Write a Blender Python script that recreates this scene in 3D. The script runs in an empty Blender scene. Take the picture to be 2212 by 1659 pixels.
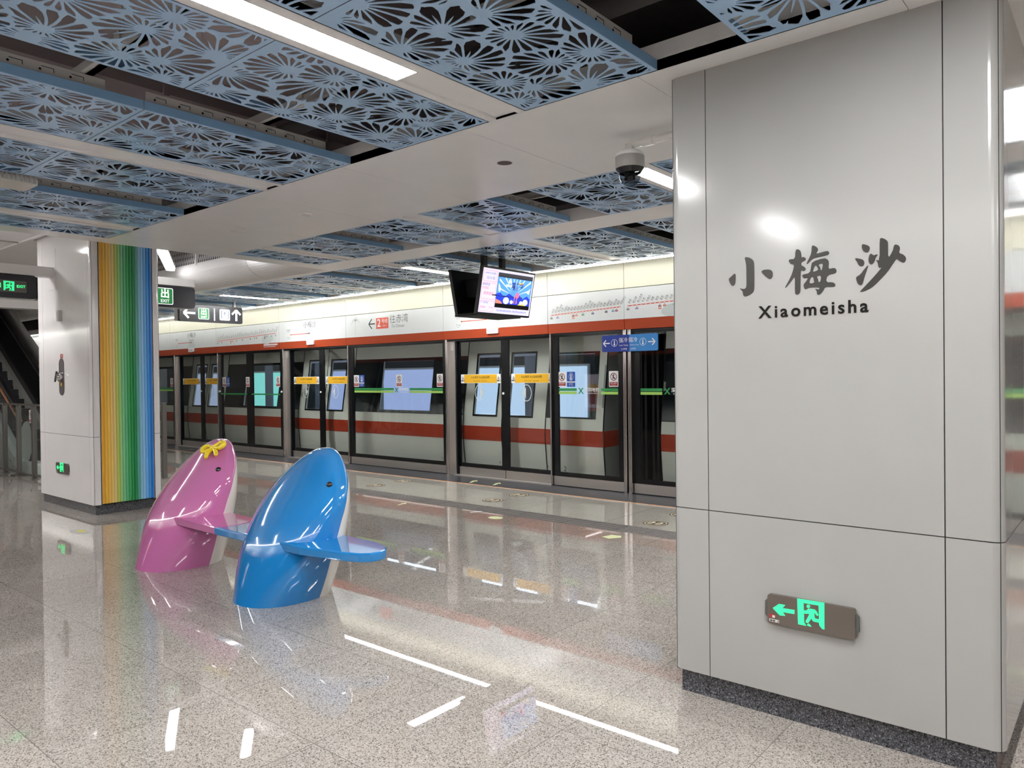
import bpy, math, random
import numpy as np
from mathutils import Matrix, Vector
from mathutils.geometry import delaunay_2d_cdt
PI = math.pi
random.seed(7)
C = bpy.context.scene.collection
SC = bpy.context.scene

# ------------------------------------------------------------------ camera, world, exposure
CAMZ = 1.55
_yaw, _pitch, _roll, _F = -0.696244272, -0.00975233447, -0.0113820690, 1606.96874
def _basis():
    r = Vector((math.cos(_yaw), -math.sin(_yaw), 0)); fw = Vector((math.sin(_yaw), math.cos(_yaw), 0)); up = Vector((0, 0, 1))
    f2 = fw*math.cos(_pitch)+up*math.sin(_pitch); u2 = up*math.cos(_pitch)-fw*math.sin(_pitch)
    r3 = r*math.cos(_roll)+u2*math.sin(_roll); u3 = u2*math.cos(_roll)-r*math.sin(_roll)
    return r3, u3, f2
cd = bpy.data.cameras.new('camera'); cam = bpy.data.objects.new('camera', cd); C.objects.link(cam)
cd.sensor_fit = 'HORIZONTAL'; cd.sensor_width = 36; cd.lens = _F/2212*36; cd.clip_start = .05; cd.clip_end = 200
_r, _u, _f = _basis()
cam.matrix_world = Matrix(((_r.x, _u.x, -_f.x, 0), (_r.y, _u.y, -_f.y, 0), (_r.z, _u.z, -_f.z, CAMZ), (0, 0, 0, 1)))
SC.camera = cam
w = bpy.data.worlds.new('world'); SC.world = w; w.use_nodes = True
w.node_tree.nodes['Background'].inputs[0].default_value = (.93, .96, 1, 1)
w.node_tree.nodes['Background'].inputs[1].default_value = .35
SC.view_settings.view_transform = 'Standard'; SC.view_settings.look = 'None'
SC.view_settings.exposure = 1.28; SC.view_settings.gamma = 1; SC.view_settings.use_curve_mapping = False
LAMP, TROUGH, VOIDL = 46.0, 5.4, 5.5       # emission of strip lamps, edge lights, hall lamps
try:
    SC.cycles.max_bounces = 10; SC.cycles.transparent_max_bounces = 24; SC.cycles.glossy_bounces = 5
    SC.cycles.sample_clamp_indirect = 8; SC.cycles.use_denoising = True; SC.cycles.caustics_reflective = False
    SC.cycles.caustics_refractive = False; SC.cycles.blur_glossy = .0
except Exception: pass

# ------------------------------------------------------------------ materials
def lin(c):
    if isinstance(c, str): c = [int(c[i:i+2], 16)/255 for i in (0, 2, 4)]
    return tuple((x/12.92 if x <= .04045 else ((x+.055)/1.055)**2.4) for x in c[:3])+(1,)
MATS = {}
def mat(name, col, rough=.5, metal=0., emis=0., spec=.5, coat=0., bump=None, emcol=None):
    if name in MATS: return MATS[name]
    m = bpy.data.materials.new(name); m.use_nodes = True; nt = m.node_tree; b = nt.nodes['Principled BSDF']
    b.inputs['Base Color'].default_value = lin(col); b.inputs['Roughness'].default_value = rough
    b.inputs['Metallic'].default_value = metal; b.inputs['Specular IOR Level'].default_value = spec
    if coat: b.inputs['Coat Weight'].default_value = coat; b.inputs['Coat Roughness'].default_value = .03
    if emis:
        b.inputs['Emission Color'].default_value = lin(emcol or col); b.inputs['Emission Strength'].default_value = emis
    # faint procedural variation in tone
    tc = nt.nodes.new('ShaderNodeTexCoord'); n = nt.nodes.new('ShaderNodeTexNoise'); n.inputs['Scale'].default_value = bump[0] if bump else 3
    nt.links.new(tc.outputs['Object'], n.inputs['Vector'])
    if not emis:
        hsv = nt.nodes.new('ShaderNodeHueSaturation'); hsv.inputs['Color'].default_value = lin(col)
        mr = nt.nodes.new('ShaderNodeMapRange'); mr.inputs['To Min'].default_value = .96; mr.inputs['To Max'].default_value = 1.04
        nt.links.new(n.outputs['Fac'], mr.inputs['Value']); nt.links.new(mr.outputs[0], hsv.inputs['Value']); nt.links.new(hsv.outputs[0], b.inputs['Base Color'])
    if bump:
        bp = nt.nodes.new('ShaderNodeBump'); bp.inputs['Strength'].default_value = bump[1]; bp.inputs['Distance'].default_value = .002
        nt.links.new(n.outputs['Fac'], bp.inputs['Height']); nt.links.new(bp.outputs[0], b.inputs['Normal'])
    MATS[name] = m; return m
def glass(name, tint=(.86, .9, .89), ior=1.5, rough=0.0):
    m = bpy.data.materials.new(name); m.use_nodes = True; nt = m.node_tree; nt.nodes.clear()
    o = nt.nodes.new('ShaderNodeOutputMaterial'); mx = nt.nodes.new('ShaderNodeMixShader'); fr = nt.nodes.new('ShaderNodeFresnel'); fr.inputs[0].default_value = ior
    t = nt.nodes.new('ShaderNodeBsdfTransparent'); t.inputs[0].default_value = tint+(1,)
    g = nt.nodes.new('ShaderNodeBsdfGlossy'); g.inputs['Roughness'].default_value = rough
    ge = nt.nodes.new('ShaderNodeNewGeometry'); iv = nt.nodes.new('ShaderNodeMath'); iv.operation = 'SUBTRACT'; iv.inputs[0].default_value = 1; nt.links.new(ge.outputs['Backfacing'], iv.inputs[1])
    mu = nt.nodes.new('ShaderNodeMath'); mu.operation = 'MULTIPLY'; nt.links.new(fr.outputs[0], mu.inputs[0]); nt.links.new(iv.outputs[0], mu.inputs[1])
    nt.links.new(mu.outputs[0], mx.inputs[0]); nt.links.new(t.outputs[0], mx.inputs[1]); nt.links.new(g.outputs[0], mx.inputs[2]); nt.links.new(mx.outputs[0], o.inputs[0])
    MATS[name] = m; return m
def granite(name, base, dark, light, scale, rough, joints=None, ior=1.5, stain=None, amt=1.0):
    m = bpy.data.materials.new(name); m.use_nodes = True; nt = m.node_tree; N = nt.nodes; L = nt.links; b = N['Principled BSDF']
    tc = N.new('ShaderNodeTexCoord'); b.inputs['Roughness'].default_value = rough; b.inputs['IOR'].default_value = ior
    v = N.new('ShaderNodeTexVoronoi'); v.inputs['Scale'].default_value = scale; L.new(tc.outputs['Object'], v.inputs['Vector'])
    sep = N.new('ShaderNodeSeparateColor'); L.new(v.outputs['Color'], sep.inputs[0])
    r = N.new('ShaderNodeValToRGB'); e = r.color_ramp.elements
    e[0].position = 0; e[0].color = lin(dark); e[1].position = 1; e[1].color = lin(light)
    x = e.new(.16); x.color = lin(dark); x = e.new(.24); x.color = lin(base); x = e.new(.78); x.color = lin(base)
    L.new(sep.outputs[0], r.inputs[0])
    n = N.new('ShaderNodeTexNoise'); n.inputs['Scale'].default_value = 1.3; n.inputs['Detail'].default_value = 4; L.new(tc.outputs['Object'], n.inputs['Vector'])
    mr = N.new('ShaderNodeMapRange'); mr.inputs['From Min'].default_value = .3; mr.inputs['From Max'].default_value = .7; mr.inputs['To Min'].default_value = 1-.07*amt; mr.inputs['To Max'].default_value = 1+.05*amt
    L.new(n.outputs['Fac'], mr.inputs['Value'])
    hs = N.new('ShaderNodeHueSaturation'); L.new(r.outputs[0], hs.inputs['Color']); L.new(mr.outputs[0], hs.inputs['Value'])
    col = hs.outputs[0]
    if joints:
        px, ox, py, oy, wd = joints
        sx = N.new('ShaderNodeSeparateXYZ'); L.new(tc.outputs['Object'], sx.inputs[0])
        outs = []
        cells = []
        for ax, p, o in ((0, px, ox), (1, py, oy)):
            a = N.new('ShaderNodeMath'); a.operation = 'SUBTRACT'; L.new(sx.outputs[ax], a.inputs[0]); a.inputs[1].default_value = o
            d = N.new('ShaderNodeMath'); d.operation = 'DIVIDE'; L.new(a.outputs[0], d.inputs[0]); d.inputs[1].default_value = p
            f = N.new('ShaderNodeMath'); f.operation = 'FLOOR'; L.new(d.outputs[0], f.inputs[0]); cells.append(f)
            g = N.new('ShaderNodeMath'); g.operation = 'PINGPONG'; L.new(d.outputs[0], g.inputs[0]); g.inputs[1].default_value = .5
            h = N.new('ShaderNodeMath'); h.operation = 'LESS_THAN'; L.new(g.outputs[0], h.inputs[0]); h.inputs[1].default_value = wd/p; outs.append(h)
        cv = N.new('ShaderNodeCombineXYZ'); L.new(cells[0].outputs[0], cv.inputs[0]); L.new(cells[1].outputs[0], cv.inputs[1])
        wn = N.new('ShaderNodeTexWhiteNoise'); L.new(cv.outputs[0], wn.inputs['Vector'])
        mr2 = N.new('ShaderNodeMapRange'); mr2.inputs['To Min'].default_value = .93; mr2.inputs['To Max'].default_value = 1.04; L.new(wn.outputs['Value'], mr2.inputs['Value'])
        hs2 = N.new('ShaderNodeHueSaturation'); L.new(col, hs2.inputs['Color']); L.new(mr2.outputs[0], hs2.inputs['Value'])
        mxx = N.new('ShaderNodeMath'); mxx.operation = 'MAXIMUM'; L.new(outs[0].outputs[0], mxx.inputs[0]); L.new(outs[1].outputs[0], mxx.inputs[1])
        mix = N.new('ShaderNodeMix'); mix.data_type = 'RGBA'; L.new(mxx.outputs[0], mix.inputs[0]); L.new(hs2.outputs[0], mix.inputs[6]); mix.inputs[7].default_value = lin('6f6a64')
        col = mix.outputs[2]
    L.new(col, b.inputs['Base Color'])
    MATS[name] = m; return m
def brushed(name, col, rough=.28):
    m = mat(name, col, rough, .8); nt = m.node_tree; N = nt.nodes; b = N['Principled BSDF']
    tc = N.new('ShaderNodeTexCoord'); mp = N.new('ShaderNodeMapping'); mp.inputs['Scale'].default_value = (2, 2, 260); n = N.new('ShaderNodeTexNoise'); n.inputs['Scale'].default_value = 1
    nt.links.new(tc.outputs['Object'], mp.inputs[0]); nt.links.new(mp.outputs[0], n.inputs['Vector'])
    mr = N.new('ShaderNodeMapRange'); mr.inputs['To Min'].default_value = rough-.02; mr.inputs['To Max'].default_value = rough+.03
    nt.links.new(n.outputs['Fac'], mr.inputs['Value']); nt.links.new(mr.outputs[0], b.inputs['Roughness']); return m

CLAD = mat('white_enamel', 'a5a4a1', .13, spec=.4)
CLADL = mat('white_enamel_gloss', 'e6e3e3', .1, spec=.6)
CEIL = mat('ceiling_aluminium', 'eeeeee', .3, spec=.5)
CEILW = mat('ceiling_white', 'e2e0df', .5)
BLUE = mat('blue_perforated_metal', 'a6c8ea', .3, spec=.5)
BLUED = mat('blue_painted_edge', '84afd8', .4)
ALU = mat('galvanised_steel', 'c4c3c1', .5)
DARKGAP = mat('dark_gap', '1d1c1b', .8)
PLEN = mat('plenum_paint', '938888', .9)
DUCT = mat('duct_grey', 'b7abab', .7)
DUCTD = mat('duct_dark', '4a4646', .8)
STEEL = brushed('brushed_steel', 'cfc8c2', .3)
STEELV = mat('polished_steel', 'cdc8c6', .18, 1.0)
BLACK = mat('black_frame', '0c0e12', .2)
BLACKM = mat('black_matt', '0a0a0b', .6)
SCREENB = mat('black_plastic', '07090a', .35)
GLASS = glass('screen_glass', (.93, .95, .945), 1.55)
GLASSC = glass('clear_glass', (.9, .94, .93), 1.45)
LAMPM = mat('lamp_diffuser', 'ffffff', .5, emis=LAMP)
TROUGHM = mat('edge_light', 'fffdf6', .5, emis=TROUGH)
VLAMP = mat('hall_lamp', 'ffffff', .5, emis=VOIDL)
FLOORM = granite('floor_granite', 'a8a099', '6c6660', 'c8c1ba', 210, .012, (.757, -1.925, .757, 1.865, .0017), 1.62)
LIGHTST = granite('floor_light_granite', 'b9b3a9', '968f86', 'd0cac2', 260, .015, (1.2, -1.9, 50, 0, .002), 1.62)
PINKST = granite('floor_pink_granite', 'a6978c', '7b6e65', 'c2b6ad', 260, .015, (.757, -1.925, 50, 0, .0025), 1.62)
DARKST = granite('dark_edge_stone', '46474d', '2e2f35', '62636a', 240, .3, (1.2, -1.9, 50, 0, .002), 1.22)
PLINTH = granite('plinth_granite', '4a4b50', '17171a', '8d8e93', 230, .2)
TACT = mat('tactile_grey', '75716e', .7, spec=.1)
WHITE = mat('sign_white', 'f4f4f4', .4)
OFFW = mat('off_white', 'd8d6ce', .3)
FASW = mat('fascia_white', 'e4e8e8', .25)
FASC = mat('fascia_cream', 'ecebd8', .3)
FRED = mat('fascia_red', 'b44a2a', .3)
TRAINW = mat('train_white', 'd6d5cb', .3)
TRAINR = mat('train_red', 'ab3a22', .3)
TRAINB = mat('train_window_band', '12161a', .12)
RED = mat('sign_red', 'c23a35', .4); REDL = mat('line_red', 'e2583c', .4); DRED = mat('label_red', 'a83a3c', .4)
YEL = mat('warn_yellow', 'f0b92c', .4); BLK = mat('ink_black', '17171a', .5); GREY = mat('ink_grey', '6d7072', .5); PALE = mat('ink_pale', 'c9d0cf', .5)
SBLUE = mat('sign_blue', '1f4fa8', .4); SBLUED = mat('sign_deep_blue', '1b3a98', .35); SBLUEL = mat('sign_sky_blue', '3a8ad2', .35)
GREEN = mat('stripe_green', '2f9350', .4); LIME = mat('stripe_lime', 'a8d468', .4); SGREEN = mat('exit_green', '18853f', .4, emis=.12)
GLOW = mat('exit_glow', '35f58e', .4, emis=.5, emcol='2df286'); GLOWW = mat('sign_glow', 'ffffff', .4, emis=.22)
SIGNB = mat('sign_charcoal', '24242a', .25); SIGNG = mat('sign_grey', '6a6660', .3, .6)
NAVY = mat('ink_navy', '2b3a86', .5); TEAL = mat('ink_teal', '4aa0c8', .5); ORNG = mat('ink_orange', 'e07f45', .5); PURP = mat('ink_purple', '8d7fb0', .5)
ORANGE = mat('orange_line', 'f2b27e', .5)
TXTG = mat('brushed_letter', '3a3936', .35, .5)

# ------------------------------------------------------------------ mesh building
class MB:
    def __init__(s): s.v = []; s.f = []; s.m = []; s.sm = []
    def add(s, vs, fs, mi=0, smooth=False):
        n = len(s.v); s.v += [tuple(v) for v in vs]
        for f in fs: s.f.append(tuple(i+n for i in f)); s.m.append(mi); s.sm.append(smooth)
        return s
    def box(s, x0, x1, y0, y1, z0, z1, mi=0):
        if x0 > x1: x0, x1 = x1, x0
        if y0 > y1: y0, y1 = y1, y0
        if z0 > z1: z0, z1 = z1, z0
        v = [(x, y, z) for z in (z0, z1) for y in (y0, y1) for x in (x0, x1)]
        return s.add(v, [(0, 2, 3, 1), (4, 5, 7, 6), (0, 1, 5, 4), (2, 6, 7, 3), (0, 4, 6, 2), (1, 3, 7, 5)], mi)
    def prism(s, pts, lo, hi, axis='z', mi=0, smooth=False):
        """pts 2-D outline; axis = extrusion axis. z:(x,y) y:(x,z) x:(y,z)"""
        n = len(pts)
        A = sum(pts[i][0]*pts[(i+1) % n][1]-pts[(i+1) % n][0]*pts[i][1] for i in range(n))
        if A < 0: pts = pts[::-1]
        def P(p, h): return (p[0], p[1], h) if axis == 'z' else ((p[0], h, p[1]) if axis == 'y' else (h, p[0], p[1]))
        v = [P(p, lo) for p in pts]+[P(p, hi) for p in pts]
        caps = [tuple(range(n))[::-1], tuple(range(n, 2*n))]; sides = [(i, (i+1) % n, n+(i+1) % n, n+i) for i in range(n)]
        if axis == 'y': caps = [c[::-1] for c in caps]; sides = [c[::-1] for c in sides]
        if (hi < lo): caps = [c[::-1] for c in caps]; sides = [c[::-1] for c in sides]
        s.add(v, caps, mi); k = len(s.v)-2*n
        for f in sides: s.f.append(tuple(i+k for i in f)); s.m.append(mi); s.sm.append(smooth)
        return s
    def cyl(s, p0, p1, r0, r1=None, n=16, mi=0, smooth=True, caps=True):
        p0 = Vector(p0); p1 = Vector(p1); r1 = r0 if r1 is None else r1; d = (p1-p0).normalized()
        a = d.cross(Vector((0, 0, 1)) if abs(d.z) < .9 else Vector((1, 0, 0))).normalized(); b = d.cross(a)
        v = [p+(a*math.cos(2*PI*i/n)+b*math.sin(2*PI*i/n))*r for p, r in ((p0, r0), (p1, r1)) for i in range(n)]
        s.add(v, [(i, (i+1) % n, n+(i+1) % n, n+i)[::-1] for i in range(n)], mi, smooth)
        if caps: s.add([*v], [tuple(range(n)), tuple(range(n, 2*n))[::-1]], mi)
        return s
    def lathe(s, prof, cx, cy, n=32, mi=0):
        v = [(cx+r*math.cos(2*PI*i/n), cy+r*math.sin(2*PI*i/n), z) for r, z in prof for i in range(n)]
        f = [(k*n+i, k*n+(i+1) % n, (k+1)*n+(i+1) % n, (k+1)*n+i) for k in range(len(prof)-1) for i in range(n)]
        return s.add(v, f, mi, True)
    def tube(s, pts, r, n=10, mi=0, closed=False, flat=1.0, nrm=None):
        pts = [Vector(p) for p in pts]; m = len(pts); rings = []
        rr = r if isinstance(r, (list, tuple)) else [r]*m
        for i, p in enumerate(pts):
            a = pts[(i-1) % m] if (closed or i > 0) else p; b = pts[(i+1) % m] if (closed or i < m-1) else p
            d = (b-a).normalized(); ref = Vector(nrm) if nrm is not None else (Vector((0, 0, 1)) if abs(d.z) < .9 else Vector((1, 0, 0)))
            x = d.cross(ref).normalized(); y = x.cross(d)
            rings.append([p+x*math.cos(2*PI*k/n)*rr[i]+y*math.sin(2*PI*k/n)*rr[i]*flat for k in range(n)])
        v = [q for R in rings for q in R]; f = []
        for i in range(m if closed else m-1):
            j = (i+1) % m
            f += [(i*n+k, i*n+(k+1) % n, j*n+(k+1) % n, j*n+k) for k in range(n)]
        s.add(v, f, mi, True)
        if not closed: s.add(v, [tuple(range(n))[::-1], tuple(range((m-1)*n, m*n))], mi)
        return s
    def mesh(s, me, M, mi=0):
        return s.add([M @ v.co for v in me.vertices], [tuple(p.vertices) for p in me.polygons], mi)
    def build(s, name, mats, parent=None):
        me = bpy.data.meshes.new(name); me.from_pydata([tuple(v) for v in s.v], [], s.f)
        mats = mats if isinstance(mats, (list, tuple)) else [mats]
        for m in mats: me.materials.append(m)
        me.polygons.foreach_set('material_index', s.m); me.polygons.foreach_set('use_smooth', s.sm); me.update()
        return link(name, me, parent)
def link(name, me, parent=None):
    o = bpy.data.objects.new(name, me); C.objects.link(o)
    if parent is not None: par(o, parent)
    return o
def par(o, p):
    o.parent = p
    b = p
    M = Matrix.Identity(4)
    root = p
    while root.parent: root = root.parent
    if p.parent is None: M = Matrix.Translation(-p.location)
    o.matrix_parent_inverse = M
def thing(name, label, cat, loc, group=None):
    o = bpy.data.objects.new(name, None); o.empty_display_size = .1; C.objects.link(o); o.location = loc
    return tag(o, label, cat, group)
def tag(o, label, cat, group=None):
    o['label'] = label; o['category'] = cat
    if group: o['group'] = group
    return o
def struct(o): o['kind'] = 'structure'; return o
def dup(root, dloc, label, group=None, rename=None):
    r = root.copy(); C.objects.link(r); r.location = Vector(root.location)+Vector(dloc); r['label'] = label
    if group: r['group'] = group
    def rec(a, b):
        for ch in list(a.children):
            c = ch.copy(); C.objects.link(c); mi = ch.matrix_parent_inverse.copy(); c.parent = b; c.matrix_parent_inverse = mi; rec(ch, c)
    rec(root, r); return r
def rrect(x0, x1, y0, y1, r, n=5):
    out = []
    for cx, cy, a0 in ((x1-r, y1-r, 0), (x0+r, y1-r, 90), (x0+r, y0+r, 180), (x1-r, y0+r, 270)):
        for i in range(n+1):
            a = math.radians(a0+90*i/n); out.append((cx+r*math.cos(a), cy+r*math.sin(a)))
    return out
def circ(cx, cy, r, n=28, ry=None): return [(cx+r*math.cos(2*PI*i/n), cy+(ry or r)*math.sin(2*PI*i/n)) for i in range(n)]
def ev_mesh(cu):
    o = bpy.data.objects.new('tmp', cu); C.objects.link(o); dg = bpy.context.evaluated_depsgraph_get(); dg.update()
    me = bpy.data.meshes.new_from_object(o.evaluated_get(dg)); C.objects.unlink(o); bpy.data.objects.remove(o); bpy.data.curves.remove(cu); return me
_tc = {}
def text(body, size=1., ext=.0, align='CENTER', bold=0., spacing=1.):
    k = (body, align, bold, spacing, ext)
    if k not in _tc:
        cu = bpy.data.curves.new('txt', 'FONT'); cu.body = body; cu.size = 1; cu.align_x = align; cu.align_y = 'CENTER'; cu.extrude = ext; cu.offset = bold; cu.space_character = spacing; cu.resolution_u = 3
        _tc[k] = ev_mesh(cu)
    return _tc[k], size
def shape(splines, ext=0.):
    cu = bpy.data.curves.new('shp', 'CURVE'); cu.dimensions = '2D'; cu.fill_mode = 'BOTH'; cu.extrude = ext
    for pts in splines:
        sp = cu.splines.new('POLY'); sp.points.add(len(pts)-1); sp.use_cyclic_u = True
        for i, p in enumerate(pts): sp.points[i].co = (p[0], p[1], 0, 1)
    return ev_mesh(cu)
RY = Matrix.Rotation(PI/2, 4, 'X')                        # a text that faces -Y
RX = Matrix.Rotation(PI/2, 4, 'Z') @ RY                   # a text that faces +X
class Face(MB):
    """flat artwork on a vertical plane: local (u, w) drawn facing -Y ('y') or +X ('x')"""
    def __init__(s, facing, pos, lift=.0012): MB.__init__(s); s.fc = facing; s.pos = pos; s.lift = lift; s.lv = 0
    def _M(s, u, w, lv, sx=1, sy=1):
        d = s.lift*lv
        if s.fc == 'y': return Matrix.Translation((u, s.pos-d, w)) @ RY @ Matrix.Diagonal((sx, sy, 1, 1))
        return Matrix.Translation((s.pos+d, u, w)) @ RX @ Matrix.Diagonal((sx, sy, 1, 1))
    def poly(s, pts, mi=0, lv=1):
        n = len(pts); A = sum(pts[i][0]*pts[(i+1) % n][1]-pts[(i+1) % n][0]*pts[i][1] for i in range(n))
        if A < 0: pts = pts[::-1]
        M = s._M(0, 0, lv); return s.add([M @ Vector((p[0], p[1], 0)) for p in pts], [tuple(range(n))], mi)
    def holes(s, splines, mi=0, lv=1): return s.mesh(shape(splines), s._M(0, 0, lv), mi)
    def rect(s, u0, u1, w0, w1, mi=0, lv=1, r=0): return s.poly(rrect(u0, u1, w0, w1, r) if r else [(u0, w0), (u1, w0), (u1, w1), (u0, w1)], mi, lv)
    def line(s, a, b, t, mi=0, lv=1):
        a = Vector(a); b = Vector(b); d = (b-a).normalized()*t/2; n = Vector((-d.y, d.x)); return s.poly([tuple(a+n), tuple(a-n), tuple(b-n), tuple(b+n)], mi, lv)
    def disc(s, u, w, r, mi=0, lv=1): return s.poly(circ(u, w, r), mi, lv)
    def ring(s, u, w, r, t, mi=0, lv=1, ry=None):
        o = circ(u, w, r, ry=ry); i = circ(u, w, r-t, ry=(ry-t) if ry else None); n = len(o); M = s._M(0, 0, lv)
        return s.add([M @ Vector((p[0], p[1], 0)) for p in o+i], [(k, (k+1) % n, n+(k+1) % n, n+k) for k in range(n)], mi)
    def txt(s, body, u, w, size, mi=0, lv=2, rot=0, align='CENTER', bold=0., sx=1., spacing=1.):
        me, _ = text(body, 1, 0, align, bold, spacing)
        M = s._M(u, w, lv) @ Matrix.Rotation(rot, 4, 'Z') @ Matrix.Diagonal((size*sx, size, 1, 1)); return s.mesh(me, M, mi)
    def arrow(s, u, w, L, t, ang, mi=0, lv=1, head=.45):
        c, n = math.cos(ang), math.sin(ang)
        def R(x, y): return (u+x*c-y*n, w+x*n+y*c)
        s.line(R(-L/2, 0), R(L/2-t*.4, 0), t, mi, lv)
        s.line(R(L/2, 0), R(L/2-L*head, L*head), t, mi, lv); s.line(R(L/2, 0), R(L/2-L*head, -L*head), t, mi, lv); s.disc(*R(L/2-t*.2, 0), t/2, mi, lv) if False else None
        return s

# ------------------------------------------------------------------ floor
def sslab(name, x0, x1, y0, y1, z0, z1, m): return struct(MB().box(x0, x1, y0, y1, z0, z1).build(name, m))
sslab('floor', -28, 12, -1.9, 5.93, -.25, 0, FLOORM)
sslab('floor', -28, 12, 5.93, 6.33, -.25, 0, PINKST)
sslab('floor', -28, 12, 6.65, 7.86, -.25, 0, LIGHTST)
sslab('trim_1', -28, 12, 7.858, 7.885, -.25, .0015, ORANGE)
sslab('floor', -28, 12, 7.885, 8.53, -.25, 0, DARKST)
def tactile():
    m = MB().box(-28, 12, 6.33, 6.65, -.25, 0); k = 0
    for i in range(int(34/.32)):
        x0 = -28+i*.32; warn = (x0 < -7.2) or (x0 > -4.1)
        if x0 > 4 or x0 < -19: continue
        if warn and x0 > -12:
            for a in range(5):
                for b in range(5):
                    cx, cy = x0+.032+a*.064, 6.33+.032+b*.064
                    v = [(cx+.014*c, cy+.014*s, z*1.0) for z, q in ((0, 1), ) for c, s in ((1, 0), (.5, .87), (-.5, .87), (-1, 0), (-.5, -.87), (.5, -.87))]+[(cx+.01*c, cy+.01*s, .004) for c, s in ((1, 0), (.5, .87), (-.5, .87), (-1, 0), (-.5, -.87), (.5, -.87))]
                    m.add(v, [(6, 7, 8, 9, 10, 11)]+[(j, (j+1) % 6, 6+(j+1) % 6, 6+j) for j in range(6)])
        else:
            for b in range(4): m.box(x0+.008, x0+.312, 6.35+b*.08, 6.35+b*.08+.034, 0, .004)
        m.box(x0-.001, x0+.001, 6.33, 6.65, 0, .0006, 1)
    return m
tag(tactile().build('tactile_paving', [TACT, DARKGAP]), 'grey tactile guide strip set in the floor along the platform edge', 'paving')
sslab('floor', -28, 12, 8.53, 14.5, -1.4, -1.15, mat('track_bed', '3a3938', .9))
sslab('wall_back', -28, 12, 13.2, 13.4, -1.2, 4.3, mat('tunnel_wall', '3b3d40', .8))
sslab('trim_2', -28, 12, 8.5, 8.53, -1.2, -.02, mat('platform_edge', '6d6b68', .7))

# ------------------------------------------------------------------ ceiling
Z = 2.99; T = .03
PITCH = 2.305; B0 = -2.79
def slab(x0, x1, y0, y1, z=Z, t=.05, m=None, name='ceiling'): return sslab(name, x0, x1, y0, y1, z, z+t, m or CEIL)
# wide beam in 1.2 m wide sheets with hairline joints
def beam(x0, x1, y0, y1):
    m = MB(); x = x1
    while x > x0+.01:
        a = max(x0, x-1.153); m.box(a+.0015, x-.0015, y0, y1, Z, Z+.05); x = a
    m.box(x0, x1, y0+.02, y1-.02, Z+.03, Z+.06, 0); m.box(x0, x1, y0, y0+.004, Z, Z+.13); m.box(x0, x1, y1-.004, y1, Z, Z+.13)
    return struct(m.build('ceiling', CEIL))
beam(-8.2, 12, 3.16, 4.51)
slab(-8.2, 12, 5.69, 6.15, t=.12)
slab(-28, -8.2, 6.0, 6.12, t=.12)
slab(-8.2, -7.91, 4.51, 5.69, t=.12)
slab(-8.2, -7.93, -1.3, 3.16, t=.12)
slab(-28, 12, -1.3, .44, t=.05)
struct(MB().box(-28, 12, 8.03, 8.045, Z-.005, Z+.14).build('trim_3', CEIL))
strip_xs = [B0+PITCH*k for k in range(-7, 7)]
def strip(x, y0, y1):
    m = MB(); m.box(x, x+.055, y0, y1, Z, Z+.05); m.box(x+.21, x+.265, y0, y1, Z, Z+.05); m.box(x+.05, x+.215, y0, y1, Z+.012, Z+.06); m.box(x, x+.004, y0, y1, Z, Z+.1); m.box(x+.261, x+.265, y0, y1, Z, Z+.1)
    struct(m.build('ceiling', CEIL))
for x in strip_xs:
    if -8 < x < 12: strip(x, .44, 3.16); strip(x, 4.51, 5.69)
    strip(x, 6.15 if x > -8 else 6.12, 8.03)

ORD = ['nearest', 'second', 'third', 'fourth', 'fifth', 'sixth', 'seventh', 'eighth', 'ninth', 'tenth', 'eleventh', 'twelfth', 'thirteenth', 'fourteenth', 'fifteenth', 'sixteenth', 'seventeenth', 'eighteenth', 'nineteenth', 'twentieth', 'twenty-first', 'twenty-second']
# lamps let into the strips
def lamp(x, y0, y1, label, grp='strip lamps in the ceiling'):
    t = thing('strip_lamp', label, 'ceiling light', (x+.13, (y0+y1)/2, Z), grp)
    MB().box(x+.062, x+.203, y0, y1, Z-.002, Z+.011).build('diffuser', LAMPM, t)
    f = MB()
    for a in ((x+.054, x+.062, y0-.008, y1+.008), (x+.203, x+.211, y0-.008, y1+.008), (x+.062, x+.203, y0-.008, y0), (x+.062, x+.203, y1, y1+.008)): f.box(a[0], a[1], a[2], a[3], Z-.003, Z+.012)
    f.build('frame', WHITE, t); return t
lamp(B0, 1.15, 2.42, 'large bright strip lamp overhead between two blue perforated panels')
lamp(B0, 4.58, 5.6, 'bright strip lamp just behind the dome camera')
lamp(B0-2*PITCH, 6.55, 7.6, 'bright strip lamp left of the hanging monitors')
for k, (xx, a, b) in enumerate(((B0+PITCH, 1.15, 2.42), (B0+PITCH, 4.58, 5.6), (B0+PITCH, 6.55, 7.6), (B0-4*PITCH, 6.55, 7.6))):
    if k == 3: lamp(xx, a, b, 'strip lamp over the platform beyond the void in the ceiling')
for xx, nm in ((B0+PITCH, 'just'), (B0+3*PITCH, 'well')):
    for (a, b, rw) in ((1.15, 2.42, 'before the wide beam'), (4.58, 5.6, 'behind the wide beam'), (6.55, 7.6, 'above the platform doors')): lamp(xx, a, b, f'added fill lamp {nm} right of the big pillar, {rw}')  # unseen lamps added to brighten the floor and the pillar's right side

for k, xx in enumerate(strip_xs):
    if k % 2 == 1 and -13 < xx < 9: lamp(xx, -1.27, -.25, f'unseen strip lamp behind the viewer, {ORD[(13-k)//2]} from the right', 'unseen strip lamps behind the viewer')  # fill lamps added out of view; one stands where the pillar shows a reflection

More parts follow.
